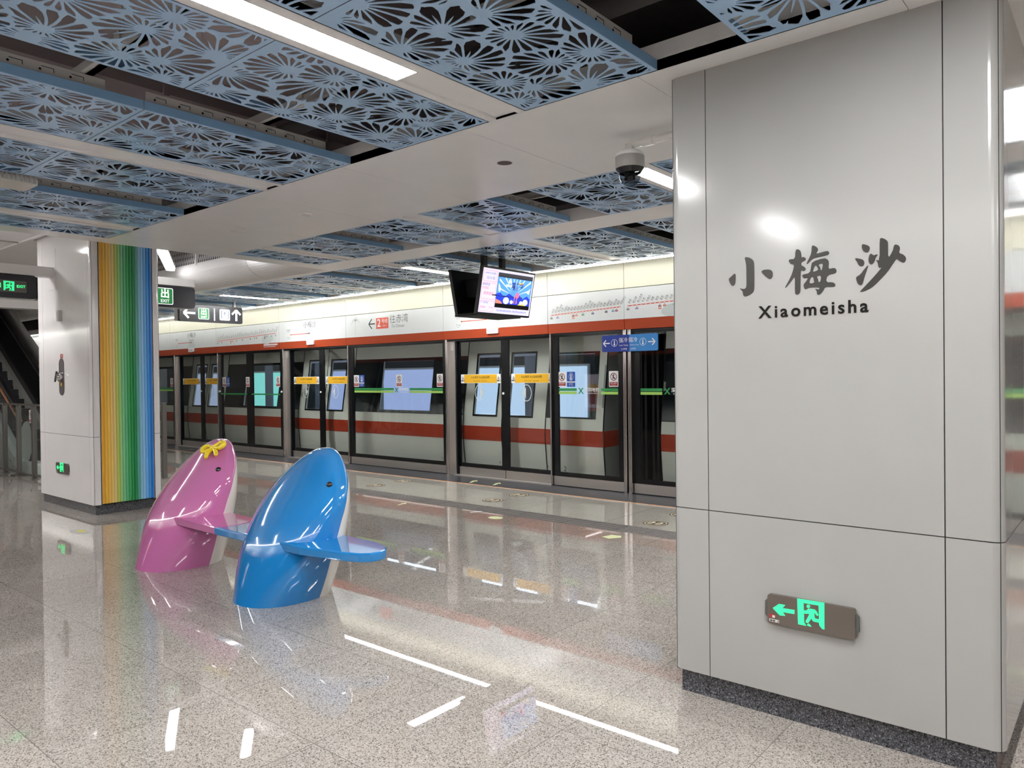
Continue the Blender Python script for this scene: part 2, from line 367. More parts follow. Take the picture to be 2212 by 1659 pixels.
# perforated panels: fans of petals cut in a sheet
def fan_holes(W, L, seed, bar=.0115, sp=.28):
    rnd = random.Random(seed); cs = []; nx = max(2, round(W/sp)); ny = max(2, round(L/(sp*.98)))
    for j in range(-1, ny+1):
        for i in range(-1, nx+2):
            cs.append(((i+.5*(j % 2)+rnd.uniform(-.22, .22))*W/nx, (j+.5+rnd.uniform(-.22, .22))*L/ny))
    out = []; ed = .022
    for ci, c in enumerate(cs):
        dirn = rnd.uniform(0, 2*PI); k = rnd.uniform(.05, .115)
        o = (c[0]+k*math.cos(dirn), c[1]+k*math.sin(dirn))
        nb = [(d[0]-c[0], d[1]-c[1], (d[0]**2+d[1]**2-c[0]**2-c[1]**2)/2) for d in cs if d is not c and abs(d[0]-c[0])+abs(d[1]-c[1]) < .9]
        n = rnd.choice((17, 18, 19, 20)); a0 = rnd.uniform(0, 1); swirl = rnd.choice((-1, 1))*rnd.uniform(0, 1.6)
        def reach(a):
            ux, uy = math.cos(a), math.sin(a); r = 9
            for nx_, ny_, h in nb:
                dn = ux*nx_+uy*ny_
                if dn > 1e-6:
                    q = (h-o[0]*nx_-o[1]*ny_)/dn
                    if q < r: r = q
            return r
        for p in range(n):
            a = 2*PI*(p+a0)/n; h = PI/n
            R0 = min(reach(a-h*.7), reach(a+h*.7), reach(a))-bar*.55; rs = .03+.012*rnd.random()
            while rs*math.sin(h)-bar/2 < .0016: rs += .004
            if R0-rs < .022: continue
            Rl, Rr = reach(a-h*.6)-bar*.6, reach(a+h*.6)-bar*.6
            Rl = min(Rl, R0*1.35); Rr = min(Rr, R0*1.35)
            pts = []
            K = 5
            for sgn, R in ((-1, Rl), (1, Rr)):
                side = []
                for q in range(K):
                    t = q/(K-1); r = rs+(R-rs)*(t*.94)
                    wdt = max(.0012, r*math.sin(h)-bar/2)*(1 if q < K-1 else .62)
                    side.append((r, sgn*wdt))
                pts.append(side)
            tip = (max(Rl, Rr)*.5+min(Rl, Rr)*.5, 0)
            seq = pts[0]+[((pts[0][-1][0]+.0045), pts[0][-1][1]*.55)]+[(pts[1][-1][0]+.0045, pts[1][-1][1]*.55)]+pts[1][::-1]
            poly = []
            for r, wv in seq:
                aa = a+swirl*(r-rs)*1.1; poly.append((o[0]+r*math.cos(aa)-wv*math.sin(aa), o[1]+r*math.sin(aa)+wv*math.cos(aa)))
            if swirl: # bent petals must stay inside the cell
                bad = False
                for q in poly:
                    for nx_, ny_, hh in nb:
                        if q[0]*nx_+q[1]*ny_ > hh-bar*.35*math.hypot(nx_, ny_): bad = True
                if bad:
                    poly = [(o[0]+r*math.cos(a)-wv*math.sin(a), o[1]+r*math.sin(a)+wv*math.cos(a)) for r, wv in seq]
            cl = []                                   # clip to the sheet
            poly2 = poly
            for ax, lim, sg in ((0, ed, 1), (0, W-ed, -1), (1, ed, 1), (1, L-ed, -1)):
                res = []
                for i in range(len(poly2)):
                    A, B = poly2[i-1], poly2[i]; da = (A[ax]-lim)*sg; db = (B[ax]-lim)*sg
                    if (da > 0) != (db > 0):
                        t = da/(da-db); res.append((A[0]+(B[0]-A[0])*t, A[1]+(B[1]-A[1])*t))
                    if db > 0: res.append(B)
                poly2 = res
                if len(poly2) < 3: break
            if len(poly2) >= 3:
                A = abs(sum(poly2[i-1][0]*poly2[i][1]-poly2[i][0]*poly2[i-1][1] for i in range(len(poly2))))/2
                if A > 1.2e-4: out.append(poly2)
    return out
_sheets = {}
def sheet(W, L, v):
    k = (round(W, 2), round(L, 2), v)
    if k not in _sheets:
        hs = fan_holes(W, L, int(W*100)*7+int(L*100)*13+v*101); polys = [[(0, 0), (W, 0), (W, L), (0, L)]]
        for h in hs:
            A = sum(h[i-1][0]*h[i][1]-h[i-1][1]*h[i][0] for i in range(len(h))); polys.append(h if A > 0 else h[::-1])
        vs = []; fs = []
        for p in polys: fs.append(list(range(len(vs), len(vs)+len(p)))); vs += [Vector(q) for q in p]
        ov, oe, of, _, _, orf = delaunay_2d_cdt(vs, [], fs, 1, 1e-6)
        tri = [f for f, o in zip(of, orf) if list(o) == [0]]; n = len(ov); cnt = {}
        for f in tri:
            for i in range(len(f)): cnt[(f[i-1], f[i])] = 1
        m = MB(); m.add([(q.x, q.y, 0) for q in ov]+[(q.x, q.y, .003) for q in ov], [tuple(f[::-1]) for f in tri]+[tuple(i+n for i in f) for f in tri]+[(a, b, b+n, a+n) for a, b in cnt if (b, a) not in cnt])
        o = m.build('perforated_sheet', BLUE); me = o.data; bpy.data.objects.remove(o); _sheets[k] = me
    return _sheets[k]
_side = {}
def side_parts(L):
    k = round(L, 2)
    if k not in _side:
        a = MB().box(-.003, 0, 0, L, 0, .046).build('a', BLUED).data
        s = MB().box(-.035, -.028, 0.02, L-.18, .04, .108).box(-.035, -.003, .02, L-.18, .04, .044); y = .07
        while y < L-.25:
            s.box(-.0281, -.0268, y, y+.055, .088, .0905, 1); s.box(-.0281, -.0268, y+.055, y+.0575, .07, .0905, 1); s.cyl((-.0281, y-.004, .074), (-.0268, y-.004, .074), .006, n=8, mi=1); y += .135
        c = s.build('b', [ALU, BLACK]).data
        for nm in 'ab': bpy.data.objects.remove(bpy.data.objects[nm])
        _side[k] = (a, c)
    return _side[k]
def panel(x0, x1, y0, y1, v, label, grp, rail):
    t = thing('perforated_panel', label, 'ceiling panel', ((x0+x1)/2, (y0+y1)/2, Z), grp)
    def put(n, me, loc, p=t):
        o = bpy.data.objects.new(n, me); C.objects.link(o); o.parent = p; o.location = Vector(loc)-Vector(t.location) if p is t else loc; return o
    put('perforated_sheet', sheet(x1-x0-.006, y1-y0-.006, v), (x0+.003, y0+.003, Z))
    a, c = side_parts(y1-y0-.006)
    if rail:
        put('side_fold', a, (x1-.003, y0+.003, Z+.003)); put('hanger_rail', c, (x1-.003, y0+.003, Z+.003))
    else:
        o = put('side_fold', a, (x0+.006, y0+.003, Z+.003))
    return t
rows = [(1.80, 3.16, -7.93, 1, 'touching the near side of the wide beam', 'perforated panels beside the wide beam, near side'),
        (.44, 1.80, -7.93, 1, 'overhead, away from the wide beam', 'perforated panels overhead, nearest the viewer'),
        (4.51, 5.69, -7.91, 1, 'touching the far side of the wide beam', 'perforated panels beyond the wide beam'),
        (6.15, 8.03, -19.5, 2, 'in the row above the platform doors', 'perforated panels along the platform doors')]
for ri, (y0, y1, xmin, v0, desc, grp) in enumerate(rows):
    ps = []
    for kx, x in enumerate(sorted(strip_xs, reverse=True)):
        if x > 7: continue
        ps.append((x+1.50 if True else 0, x+2.305, False)); ps.append((x+.265, x+1.07, True))
    n = 0
    for (a, b, rail) in ps:
        if a > (6 if ri > 1 else -.2) or b < xmin+.3: continue
        if ri == 0 and a > -.4: continue
        if ri == 2 and a > 4: continue
        pass
        if ri == 1 and (a > -1.9 or b < -8): continue
        if a < xmin: a = xmin
        yy0 = y0 if a > -8.2 or ri < 3 else 6.12
        panel(a, b, yy0, y1, n % 3+v0, f'blue perforated panel, {ORD[min(n,21)]} from the right, {desc}', grp, rail); n += 1

# services above the open slots
sslab('ceiling', -8.2, 12, -1.7, 6.1, 3.95, 4.05, PLEN); sslab('ceiling', -28, 12, 6.1, 8.6, 3.95, 4.05, PLEN)
def bars():
    i = 0
    for (x, y, m, lab) in ((-3.8, 2.55, ALU, 'galvanised cross channel above the front ceiling slot, nearer the white beam'), (-3.8, 1.55, ALU, 'galvanised cross channel above the front ceiling slot, further from the white beam'), (-1.5, 2.45, ALU, 'galvanised hanger channel above the slot beside the big white pillar'), (-6.1, 2.3, ALU, 'galvanised cross channel above the left front ceiling slot'), (-3.8, 5.2, ALU, 'galvanised cross channel above the slot beyond the wide beam'), (-3.8, 7.2, ALU, 'galvanised cross channel above the slot left of the big pillar by the doors')):
        t = thing('support_channel', lab, 'channel', (x, y, 3.13), 'galvanised channels over the ceiling slots')
        MB().box(x-.75, x+.75, y-.02, y+.02, 3.112, 3.18).box(x-.75, x+.75, y-.045, y+.02, 3.112, 3.118).build('channel', m, t)
        MB().cyl((x+.12, y, 3.16), (x+.12, y, 3.44), .006, n=8).box(x+.09, x+.15, y-.03, y+.03, 3.16, 3.2).build('threaded_rod', ALU, t)
bars()
for k, (x0, x1, y0, y1, z0, z1, m, lab) in enumerate(((-4.6, -3.2, -1, 6, 3.5, 3.85, DUCT, 'wide grey air duct above the front ceiling slot'), (-2.3, -1.2, -1, 6, 3.45, 3.85, DUCTD, 'dark service duct above the slot by the big pillar'), (-7.0, -5.3, -1, 6, 3.6, 3.9, DUCT, 'wide grey air duct above the left front ceiling slot'), (-12, 4, 6.9, 7.7, 3.5, 3.9, DUCTD, 'long dark service duct above the ceiling along the platform doors'))):
    m_ = MB().box(x0, x1, y0, y1, z0, z1)
    if y1-y0 > x1-x0:
        for q in range(5): m_.box(x0-.02, x1+.02, y0+.7+q*1.4, y0+.74+q*1.4, z0-.02, z1)
    tag(m_.build('air_duct', m), lab, 'duct')
tag(MB().cyl((-8.1, 2.95, 3.25), (-.9, 2.95, 3.25), .05).build('service_pipe', DUCTD), 'dark round pipe running above the ceiling next to the wide beam', 'pipe')
# flush fittings in the wide beam
t = thing('downlight', 'dark round recessed opening in the wide white beam, left of the dome camera', 'downlight', (-3.247, 3.833, Z))
MB().lathe([(.0575, Z-.002), (.0575, Z+.001), (.05, Z-.0015), (.05, Z+.0005)], -3.247, 3.833).build('trim_ring', CEIL, t); MB().lathe([(.05, Z-.001), (.0, Z-.0008)], -3.247, 3.833).build('recess', mat('recess', '4b4341', .6), t)
t = thing('downlight', 'small round fitting with a bright lens in the wide beam, second from the dome camera', 'downlight', (-5.55, 3.854, Z))
MB().lathe([(.06, Z), (.058, Z-.006), (.045, Z-.006)], -5.55, 3.854).build('trim_ring', WHITE, t); MB().lathe([(.045, Z-.005), (.0, Z-.004)], -5.55, 3.854).build('lens', mat('lens', 'eae6ee', .2), t)
tag(MB().lathe([(.085, Z), (.083, Z-.004), (.074, Z-.004), (.072, Z-.001), (0, Z-.001)], -6.637, 3.852).build('ceiling_speaker', CEILW), 'white flush ceiling speaker ring at the far end of the wide beam', 'speaker')
# access unit in the front slot
t = thing('wireless_unit', 'pale flat box with finned edge hanging under the ceiling at the left picture edge', 'ceiling unit', (-6.1, 1.65, 2.95))
MB().prism(rrect(-6.24, -5.96, 1.38, 1.92, .03), 2.95, 2.988).build('housing', OFFW, t)
f = MB()
for k in range(18): f.box(-5.965, -5.95, 1.41+k*.028, 1.42+k*.028, 2.955, 3.02)
f.build('heat_sink', ALU, t); MB().cyl((-6.1, 1.65, 2.988), (-6.1, 1.65, 3.55), .012).build('stem', ALU, t)

# edge light along the fascia
for k, (a, b) in enumerate(((-28, -19), (-19, -13.6), (-13.6, -10.2), (-10.2, -6.9), (-6.9, -3.6), (-3.6, 1))):
    lab = ['far end of the platform', 'left of the hanging direction sign', 'right of the hanging direction sign', 'left of the monitors', 'between the monitors and the big pillar', 'hidden side behind the big pillar'][k]
    t = thing('edge_light', 'continuous white edge light above the platform doors, ' + lab, 'strip light', ((a+b)/2, 8.09, Z), 'edge lights above the platform doors')
    MB().box(a+.003, b-.003, 8.046, 8.13, Z-.014, Z+.02).build('diffuser', TROUGHM, t); MB().box(a, b, 8.13, 8.15, Z, Z+.03).box(a, b, 8.046, 8.13, Z+.021, Z+.04).build('housing', WHITE, t)
for a, b in ((-28, -14), (-14, -7), (-7, 0), (0, 12)): struct(MB().box(a, b, -1.47, -1.36, Z, Z+.02).build('trim_4', TROUGHM))

# ------------------------------------------------------------------ void in the ceiling on the left with the escalator hall
sslab('ceiling', -28, -8.2, -1.9, 3.4, 3.4, 3.5, CEILW)
sslab('ceiling', -28, -8.2, 3.4, 6.2, 4.3, 4.4, CEILW)
sslab('ceiling', -28, -11.0, 3.42, 4.5, 3.4, 3.5, CEILW)
for k, x in enumerate((-9.9, -11.3, -12.9, -14.4)): struct(MB().box(x, x+.02, -1.8, 3.4, 3.385, 3.4).build('ceiling', mat('ceiling_joint', '9a9694', .6)))
struct(MB().box(-28, -8.2, 3.38, 3.42, 3.38, 4.3).build('trim_5', CEILW)); struct(MB().box(-8.2, -8.16, -1.7, 6.1, Z+.02, 4.3).build('trim_6', CEILW))
cv = MB(); prof = [(5.62, 3.30), (5.62, 3.27)]+[(5.99-.37*math.cos(a)*1.0, 2.99+.28*(1-math.sin(a))) for a in [PI/2*k/10 for k in range(0, 11)]]
prof = [(5.62, 3.30)]+[(5.62+.38*(1-math.cos(a)), 3.27-.28*math.sin(a)) for a in [PI/2*k/12 for k in range(13)]]+[(5.999, 3.30)]
cv.prism(prof, -28, -8.2, 'x', smooth=False); struct(cv.build('trim_7', CEILW))
for k, x in enumerate((-9.55, -12.2, -14.8)):
    pr = [(y-.002, z-.002) for y, z in prof[:14]]; m = MB(); v = [(x+dx, y, z) for dx in (0, .012) for y, z in pr]; n = len(pr)
    m.add(v, [(i, i+1, n+i+1, n+i) for i in range(n-1)]); struct(m.build('trim_8', mat('cove_joint', 'b5b3b1', .5)))
# expanded metal screen above the cove
t = thing('mesh_screen', 'expanded metal screen above the white cove left of the wide beam', 'screen', (-11, 5.64, 3.3))
m = MB()
x = -12.6
while x < -8.3:
    m.add([(x, 5.65, 3.3), (x+.018, 5.65, 3.3), (x+.318, 5.65, 4.25), (x+.30, 5.65, 4.25)], [(0, 1, 2, 3)]); m.add([(x+.3, 5.655, 3.3), (x+.316, 5.655, 3.3), (x+.016, 5.655, 4.25), (x, 5.655, 4.25)], [(0, 1, 2, 3)]); x += .055
m.build('wire_mesh', mat('mesh_grey', 'd5d1d3', .5), t)
MB().box(-12.7, -8.3, 5.62, 5.66, 3.3, 3.33).box(-10.95, -10.91, 5.61, 5.65, 3.3, 4.25).box(-9.9, -9.86, 5.61, 5.65, 3.3, 4.25).build('frame', CEILW, t)
struct(MB().box(-28, -8.2, 5.7, 5.74, 3.3, 4.3).build('wall_side', mat('void_wall', '5a5457', .8)))
def tube_lamp(p, q, lab):
    t = thing('hanging_lamp', lab, 'lamp', ((p[0]+q[0])/2, (p[1]+q[1])/2, p[2]), 'lamps of the escalator hall')
    d = Vector(q)-Vector(p); L = d.length; M = Matrix.Translation(p) @ Matrix.Rotation(math.atan2(d.y, d.x), 4, 'Z')
    pts = rrect(0, L, -.06, .06, .03); m = MB(); m.prism(pts, 0, .03); m.v = [tuple(M @ Vector(v)) for v in m.v]; m.build('diffuser', VLAMP, t)
    m = MB(); m.prism(rrect(-.01, L+.01, -.07, .07, .03), .03, .07); m.v = [tuple(M @ Vector(v)) for v in m.v]; m.build('housing', CEILW, t)
    for q_ in (.2, .8): MB().cyl(M @ Vector((L*q_, 0, .07)), M @ Vector((L*q_, 0, 4.3-p[2])), .008, n=8).build('suspension_rod', ALU, t)
tube_lamp((-9.68, 4.51, 3.25), (-11.43, 5.47, 3.25), 'bright slanting hall lamp seen right beside the striped pillar top')
tube_lamp((-9.45, 5.52, 3.3), (-8.82, 5.09, 3.3), 'hall lamp hidden above the beam, seen mirrored in the floor')
t = thing('strip_lamp', 'bright flush light panel in the hall ceiling at the far left', 'ceiling light', (-11.2, 2.2, 3.4)); MB().box(-11.4, -11.0, .8, 2.75, 3.38, 3.4).build('diffuser', mat('hall_panel', 'ffffff', .5, emis=9), t)
for k, (x, y) in enumerate(((-11.95, 3.05), (-13.1, 2.9))):
    t = thing('downlight', ['dark round downlight in the hall ceiling left of the white pillar', 'dark round downlight in the hall ceiling further left'][k], 'downlight', (x, y, 3.4))
    MB().lathe([(.09, 3.4), (.088, 3.394), (.07, 3.394)], x, y).build('trim_ring', CEILW, t); MB().lathe([(.07, 3.396), (0, 3.396)], x, y).build('recess', mat('recess', '4b4341', .6), t)
tag(MB().box(-14.2, -13.95, .46, 4.45, 2.76, 2.9).box(-14.2, -14.15, .5, 3.3, 2.9, 3.38).build('bulkhead', CEILW), 'white bulkhead ledge of the hall ceiling above the escalator', 'bulkhead')
# ------------------------------------------------------------------ pillars
def pillar(x0, x1, y0, y1, top, label, m, sx, sy=(.2, .2), rain=False, split=.905):
    t = thing('station_column', label, 'pillar', ((x0+x1)/2, (y0+y1)/2, 0))
    g = .0022; th = .02; r = .045
    MB().box(x0+.012, x1-.012, y0+.012, y1-.012, .11, top).build('core', DARKGAP, t)
    MB().box(x0+.03, x1-.03, y0+.03, y1-.03, 0, .118).build('plinth', PLINTH, t)
    xs, xe = sx; ys, ye = sy
    for z0, z1 in ((.115, split-g), (split+g, top)):
        for (cx, cy, ux, uy, lx, ly) in ((x0, y0, 1, 1, xs, ys), (x1, y0, -1, 1, xe, ys), (x1, y1, -1, -1, xe, ye), (x0, y1, 1, -1, xs, ye)):
            out = [(cx+ux*(lx-g), cy)]
            for k in range(9):
                a = PI/2*k/8; out.append((cx+ux*(r-r*math.sin(a)), cy+uy*(r-r*math.cos(a))))
            out += [(cx, cy+uy*(ly-g)), (cx+ux*th, cy+uy*(ly-g)), (cx+ux*th, cy+uy*th), (cx+ux*(lx-g), cy+uy*th)]
            MB().prism(out, z0, z1, smooth=False).build('corner_panel', m, t)
        MB().box(x0+xs+g, x1-xe-g, y0, y0+th, z0, z1).build('face_panel', m, t)
        MB().box(x0+xs+g, x1-xe-g, y1-th, y1, z0, z1).build('face_panel', m, t)
        MB().box(x0, x0+th, y0+ys+g, y1-ye-g, z0, z1).build('face_panel', m, t)
        if not rain: MB().box(x1-th, x1, y0+ys+g, y1-ye-g, z0, z1).build('face_panel', m, t)
    return t
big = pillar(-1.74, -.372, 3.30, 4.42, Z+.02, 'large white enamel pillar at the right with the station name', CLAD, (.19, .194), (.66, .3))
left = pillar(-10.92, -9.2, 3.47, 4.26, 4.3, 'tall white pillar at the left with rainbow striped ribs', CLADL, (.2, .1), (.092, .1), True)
# rainbow ribs on the +X face
cols = ['ecb13c', 'f2c050', 'f4c960', 'f0ce78', 'e9d190', 'c6d068', 'a6d488', '86cc96', '68c08a', '48ae68', '309a54', '2a9056', '5fae9a', '90c8de', '9accf4', '78baf0', '4a9ee8', '2f80d6']
y0r, y1r = 3.562, 4.160; n = len(cols); wv = (y1r-y0r)/n
for i, c in enumerate(cols):
    a = y0r+i*wv; prof = [(-9.21, a), (-9.21, a+wv)]+[(-9.202+.012*math.sin(PI*k/6)**.6 if 0 < k < 6 else -9.202, a+wv-wv*k/6) for k in range(7)]
    o = MB().prism(prof, .125, 4.3, smooth=False).build('coloured_rib', mat('rib_'+c, c, .3), left)
MB().box(-9.215, -9.2, y0r-.012, y0r, .115, 4.3).box(-9.215, -9.2, y1r, y1r+.012, .115, 4.3).build('rib_frame', CLADL, left)

# station name on the big pillar
CH=[
[[(-1.409,2.014),(-1.407,2.001),(-1.409,1.969),(-1.417,1.958),(-1.426,1.96),(-1.436,1.976),(-1.44,1.99),(-1.436,1.996),(-1.426,2.003),(-1.415,2.012)],[(-1.36,2.085),(-1.341,2.08),(-1.327,2.07),(-1.321,2.059),(-1.319,2.037),(-1.319,1.957),(-1.321,1.929),(-1.328,1.918),(-1.347,1.908),(-1.363,1.904),(-1.37,1.909),(-1.372,1.918),(-1.374,1.93),(-1.386,1.941),(-1.384,1.944),(-1.371,1.939),(-1.359,1.941),(-1.355,1.952),(-1.355,1.976),(-1.355,2.041),(-1.358,2.061),(-1.362,2.077)],[(-1.285,2.013),(-1.273,2.018),(-1.253,2.017),(-1.241,2.013),(-1.235,2.003),(-1.235,1.985),(-1.241,1.975),(-1.251,1.974),(-1.263,1.984),(-1.273,1.994),(-1.283,2.005)]],
[[(-1.133,2.089),(-1.124,2.093),(-1.113,2.086),(-1.11,2.072),(-1.109,2.053),(-1.098,2.056),(-1.09,2.049),(-1.091,2.04),(-1.109,2.034),(-1.11,2.021),(-1.095,2.012),(-1.09,2.002),(-1.097,1.993),(-1.11,2.0),(-1.112,1.989),(-1.113,1.939),(-1.114,1.905),(-1.122,1.895),(-1.133,1.895),(-1.137,1.903),(-1.136,1.979),(-1.148,1.961),(-1.163,1.943),(-1.178,1.928),(-1.18,1.931),(-1.163,1.959),(-1.148,1.988),(-1.138,2.028),(-1.151,2.028),(-1.161,2.04),(-1.163,2.048),(-1.157,2.052),(-1.135,2.051)],[(-1.064,2.099),(-1.057,2.101),(-1.044,2.093),(-1.038,2.083),(-1.04,2.074),(-1.048,2.062),(-1.002,2.071),(-0.993,2.067),(-0.992,2.057),(-0.999,2.052),(-1.05,2.047),(-1.061,2.044),(-1.078,2.027),(-1.086,2.022),(-1.085,2.03),(-1.072,2.053),(-1.065,2.071)],[(-1.063,2.031),(-1.012,2.042),(-0.999,2.034),(-0.993,2.022),(-0.997,1.992),(-0.972,1.996),(-0.964,1.989),(-0.963,1.978),(-0.969,1.971),(-1.001,1.968),(-1.007,1.938),(-0.976,1.935),(-0.968,1.926),(-0.969,1.917),(-0.98,1.915),(-1.01,1.919),(-1.018,1.901),(-1.031,1.887),(-1.042,1.887),(-1.044,1.895),(-1.044,1.903),(-1.052,1.913),(-1.045,1.912),(-1.034,1.909),(-1.032,1.919),(-1.077,1.921),(-1.086,1.917),(-1.093,1.914),(-1.099,1.926),(-1.099,1.938),(-1.091,1.945),(-1.078,1.966),(-1.099,1.962),(-1.105,1.973),(-1.104,1.98),(-1.072,1.983),(-1.067,2.011)],[(-1.05,2.015),(-1.043,2.01),(-1.037,1.996),(-1.041,1.991),(-1.061,1.986),(-1.057,2.002)],[(-1.039,2.016),(-1.017,2.021),(-1.021,1.993),(-1.028,1.99),(-1.03,2.005)],[(-1.069,1.966),(-1.058,1.966),(-1.056,1.949),(-1.054,1.939),(-1.078,1.938)],[(-1.046,1.967),(-1.025,1.969),(-1.028,1.943),(-1.037,1.94),(-1.039,1.955)]],
[[(-0.862,2.08),(-0.855,2.082),(-0.835,2.072),(-0.831,2.062),(-0.837,2.046),(-0.845,2.046),(-0.855,2.052),(-0.862,2.066)],[(-0.89,2.025),(-0.883,2.027),(-0.859,2.019),(-0.853,2.009),(-0.855,1.994),(-0.866,1.99),(-0.875,1.996),(-0.88,2.01)],[(-0.837,1.995),(-0.841,1.98),(-0.853,1.945),(-0.86,1.917),(-0.868,1.912),(-0.878,1.918),(-0.886,1.941),(-0.883,1.95),(-0.868,1.957),(-0.853,1.978)],[(-0.832,2.037),(-0.825,2.039),(-0.817,2.03),(-0.805,2.034),(-0.801,2.031),(-0.81,2.02),(-0.812,2.009),(-0.82,1.996),(-0.829,1.995),(-0.836,2.005),(-0.837,2.019)],[(-0.794,2.095),(-0.787,2.099),(-0.772,2.091),(-0.764,2.081),(-0.763,2.068),(-0.763,2.011),(-0.746,2.038),(-0.741,2.062),(-0.735,2.066),(-0.723,2.06),(-0.718,2.047),(-0.724,2.03),(-0.708,2.023),(-0.698,2.011),(-0.697,2.0),(-0.703,1.99),(-0.709,1.989),(-0.724,2.0),(-0.732,2.009),(-0.746,1.988),(-0.766,1.958),(-0.793,1.929),(-0.826,1.899),(-0.853,1.887),(-0.868,1.885),(-0.87,1.888),(-0.846,1.912),(-0.812,1.948),(-0.784,1.981),(-0.796,1.976),(-0.799,1.983),(-0.802,2.001),(-0.81,2.011),(-0.794,2.007)]]]

m = MB()
def put_char(idx):
    mb = MB(); spl = CH[idx]
    def smooth(p):
        out = []
        for i in range(len(p)):
            a, b = p[i], p[(i+1) % len(p)]; out += [(a[0]*.75+b[0]*.25, a[1]*.75+b[1]*.25), (a[0]*.25+b[0]*.75, a[1]*.25+b[1]*.75)]
        return out
    me = shape([smooth(p) for p in spl], .0015); mb.mesh(me, Matrix.Translation((0, 3.2985, 0)) @ RY); return mb
for i, nm in enumerate(('first', 'second', 'third')):
    o = put_char(i).build('brush_character', TXTG); tag(o, ['brushed metal brush-style Chinese character on the big pillar, leftmost of three', 'brushed metal brush-style Chinese character on the big pillar, middle of three', 'brushed metal brush-style Chinese character on the big pillar, rightmost of three'][i], 'letter', 'station name characters on the big pillar')
LETB = mat('black_letter', '0a0908', .5, spec=.2)
def place_letters(word, u0, u1, w, size, ypos):
    # letters set one by one, spread between u0 and u1
    ws = []
    for ch in word:
        me, _ = text(ch, 1, .02, 'LEFT', .018); xs_ = [v.co.x for v in me.vertices]; ws.append((min(xs_), max(xs_)))
    tot = sum(b-a for a, b in ws)*size; gap = ((u1-u0)-tot)/(len(word)-1); u = u0; seen = {}
    for i, ch in enumerate(word):
        me, _ = text(ch, 1, .02, 'LEFT', .018); a, b = ws[i]
        mb = MB(); mb.mesh(me, Matrix.Translation((u-a*size, ypos, w)) @ RY @ Matrix.Diagonal((size, size, size, 1)))
        o = mb.build('letter', LETB); seen[ch] = seen.get(ch, 0)+1
        tag(o, f'black letter {ch}, {ORD[i] if i else "first"} in the latin station name on the big pillar', 'letter', 'latin station name letters on the big pillar'); u += (b-a)*size+gap
place_letters('Xiaomeisha', -1.301, -.838, 1.8245, .0765, 3.298)

# ------------------------------------------------------------------ exit signs at the foot of pillars
ARW = [(-1.238, .505), (-1.21, .529), (-1.182, .529), (-1.195, .513), (-1.142, .515), (-1.143, .497), (-1.194, .496), (-1.182, .481), (-1.207, .479)]
FRM = [(-1.13, .568), (-1.016, .57), (-1.016, .456), (-1.025, .456), (-1.037, .468), (-1.037, .481), (-1.029, .485), (-1.027, .49), (-1.032, .496), (-1.0375, .497), (-1.039, .554), (-1.103, .553), (-1.102, .521), (-1.092, .522), (-1.082, .533), (-1.056, .534), (-1.05, .53), (-1.040, .514), (-1.043, .5085), (-1.048, .510), (-1.059, .522), (-1.0575, .516), (-1.056, .499), (-1.052, .495), (-1.0325, .4955), (-1.0285, .490), (-1.031, .4825), (-1.037, .481), (-1.06, .481), (-1.066, .485), (-1.069, .494), (-1.083, .471), (-1.089, .469), (-1.094, .472), (-1.093, .478), (-1.079, .507), (-1.08, .512), (-1.088, .509), (-1.102, .508), (-1.101, .469), (-1.092, .456), (-1.127, .456)]
HEAD = [(-1.082, .55), (-1.078, .549), (-1.075, .544), (-1.077, .538), (-1.082, .535), (-1.088, .536), (-1.09, .541), (-1.088, .547)]
FOOT = [(-1.083, .468), (-1.079, .467), (-1.07, .457), (-1.08, .456), (-1.088, .458), (-1.088, .463)]
def foot_sign(y, label):
    t = thing('exit_sign', label, 'exit sign', (-1.078, y, .5))
    MB().prism(rrect(-1.263, -.893, .434, .565, .012), y-.022, y, 'y').build('cover_plate', mat('sign_plate', '8b827b', .32, .85), t)
    MB().prism([(-1.276, .47), (-1.276, .53), (-1.262, .545), (-1.262, .455)], y-.016, y, 'y').build('side_clip', mat('clip_grey', '585b58', .5), t)
    MB().prism([(-.88, .47), (-.88, .53), (-.894, .545), (-.894, .455)], y-.016, y, 'y').build('side_clip', mat('clip_grey', '585b58', .5), t)
    f = Face('y', y-.022)
    f.holes([ARW], 0, 1); f.build('arrow_symbol', GLOW, t)
    f = Face('y', y-.022)
    L_ = [FRM[0], FRM[1], FRM[2], FRM[3], FRM[4], (-1.038, .48), (-1.039, .554), (-1.103, .553), (-1.101, .469), FRM[-2], FRM[-1]]
    f.holes([L_], 0, 1); f.holes([[(-1.103, .521)]+FRM[13:38]+[(-1.103, .508)]], 0, 2); f.holes([HEAD], 0, 1); f.holes([FOOT], 0, 1)
    f.build('running_figure', GLOW, t)
    f = Face('y', y-.022); f.rect(-1.254, -1.226, .462, .478, 0); f.rect(-1.24, -1.228, .463, .474, 1, 2); f.rect(-1.254, -1.21, .444, .456, 1); f.rect(-1.25, -1.24, .447, .453, 2, 2); f.rect(-1.237, -1.228, .447, .453, 2, 2); f.rect(-1.216, -1.213, .446, .454, 2, 2)
    f.build('maker_label', [DRED, OFFW, BLK], t); return t
sg = foot_sign(3.30, 'glowing green running-man exit sign low on the big right pillar')
dup(sg, (-10.11+1.078, .17, -.012), 'small green running-man exit sign low on the striped left pillar')

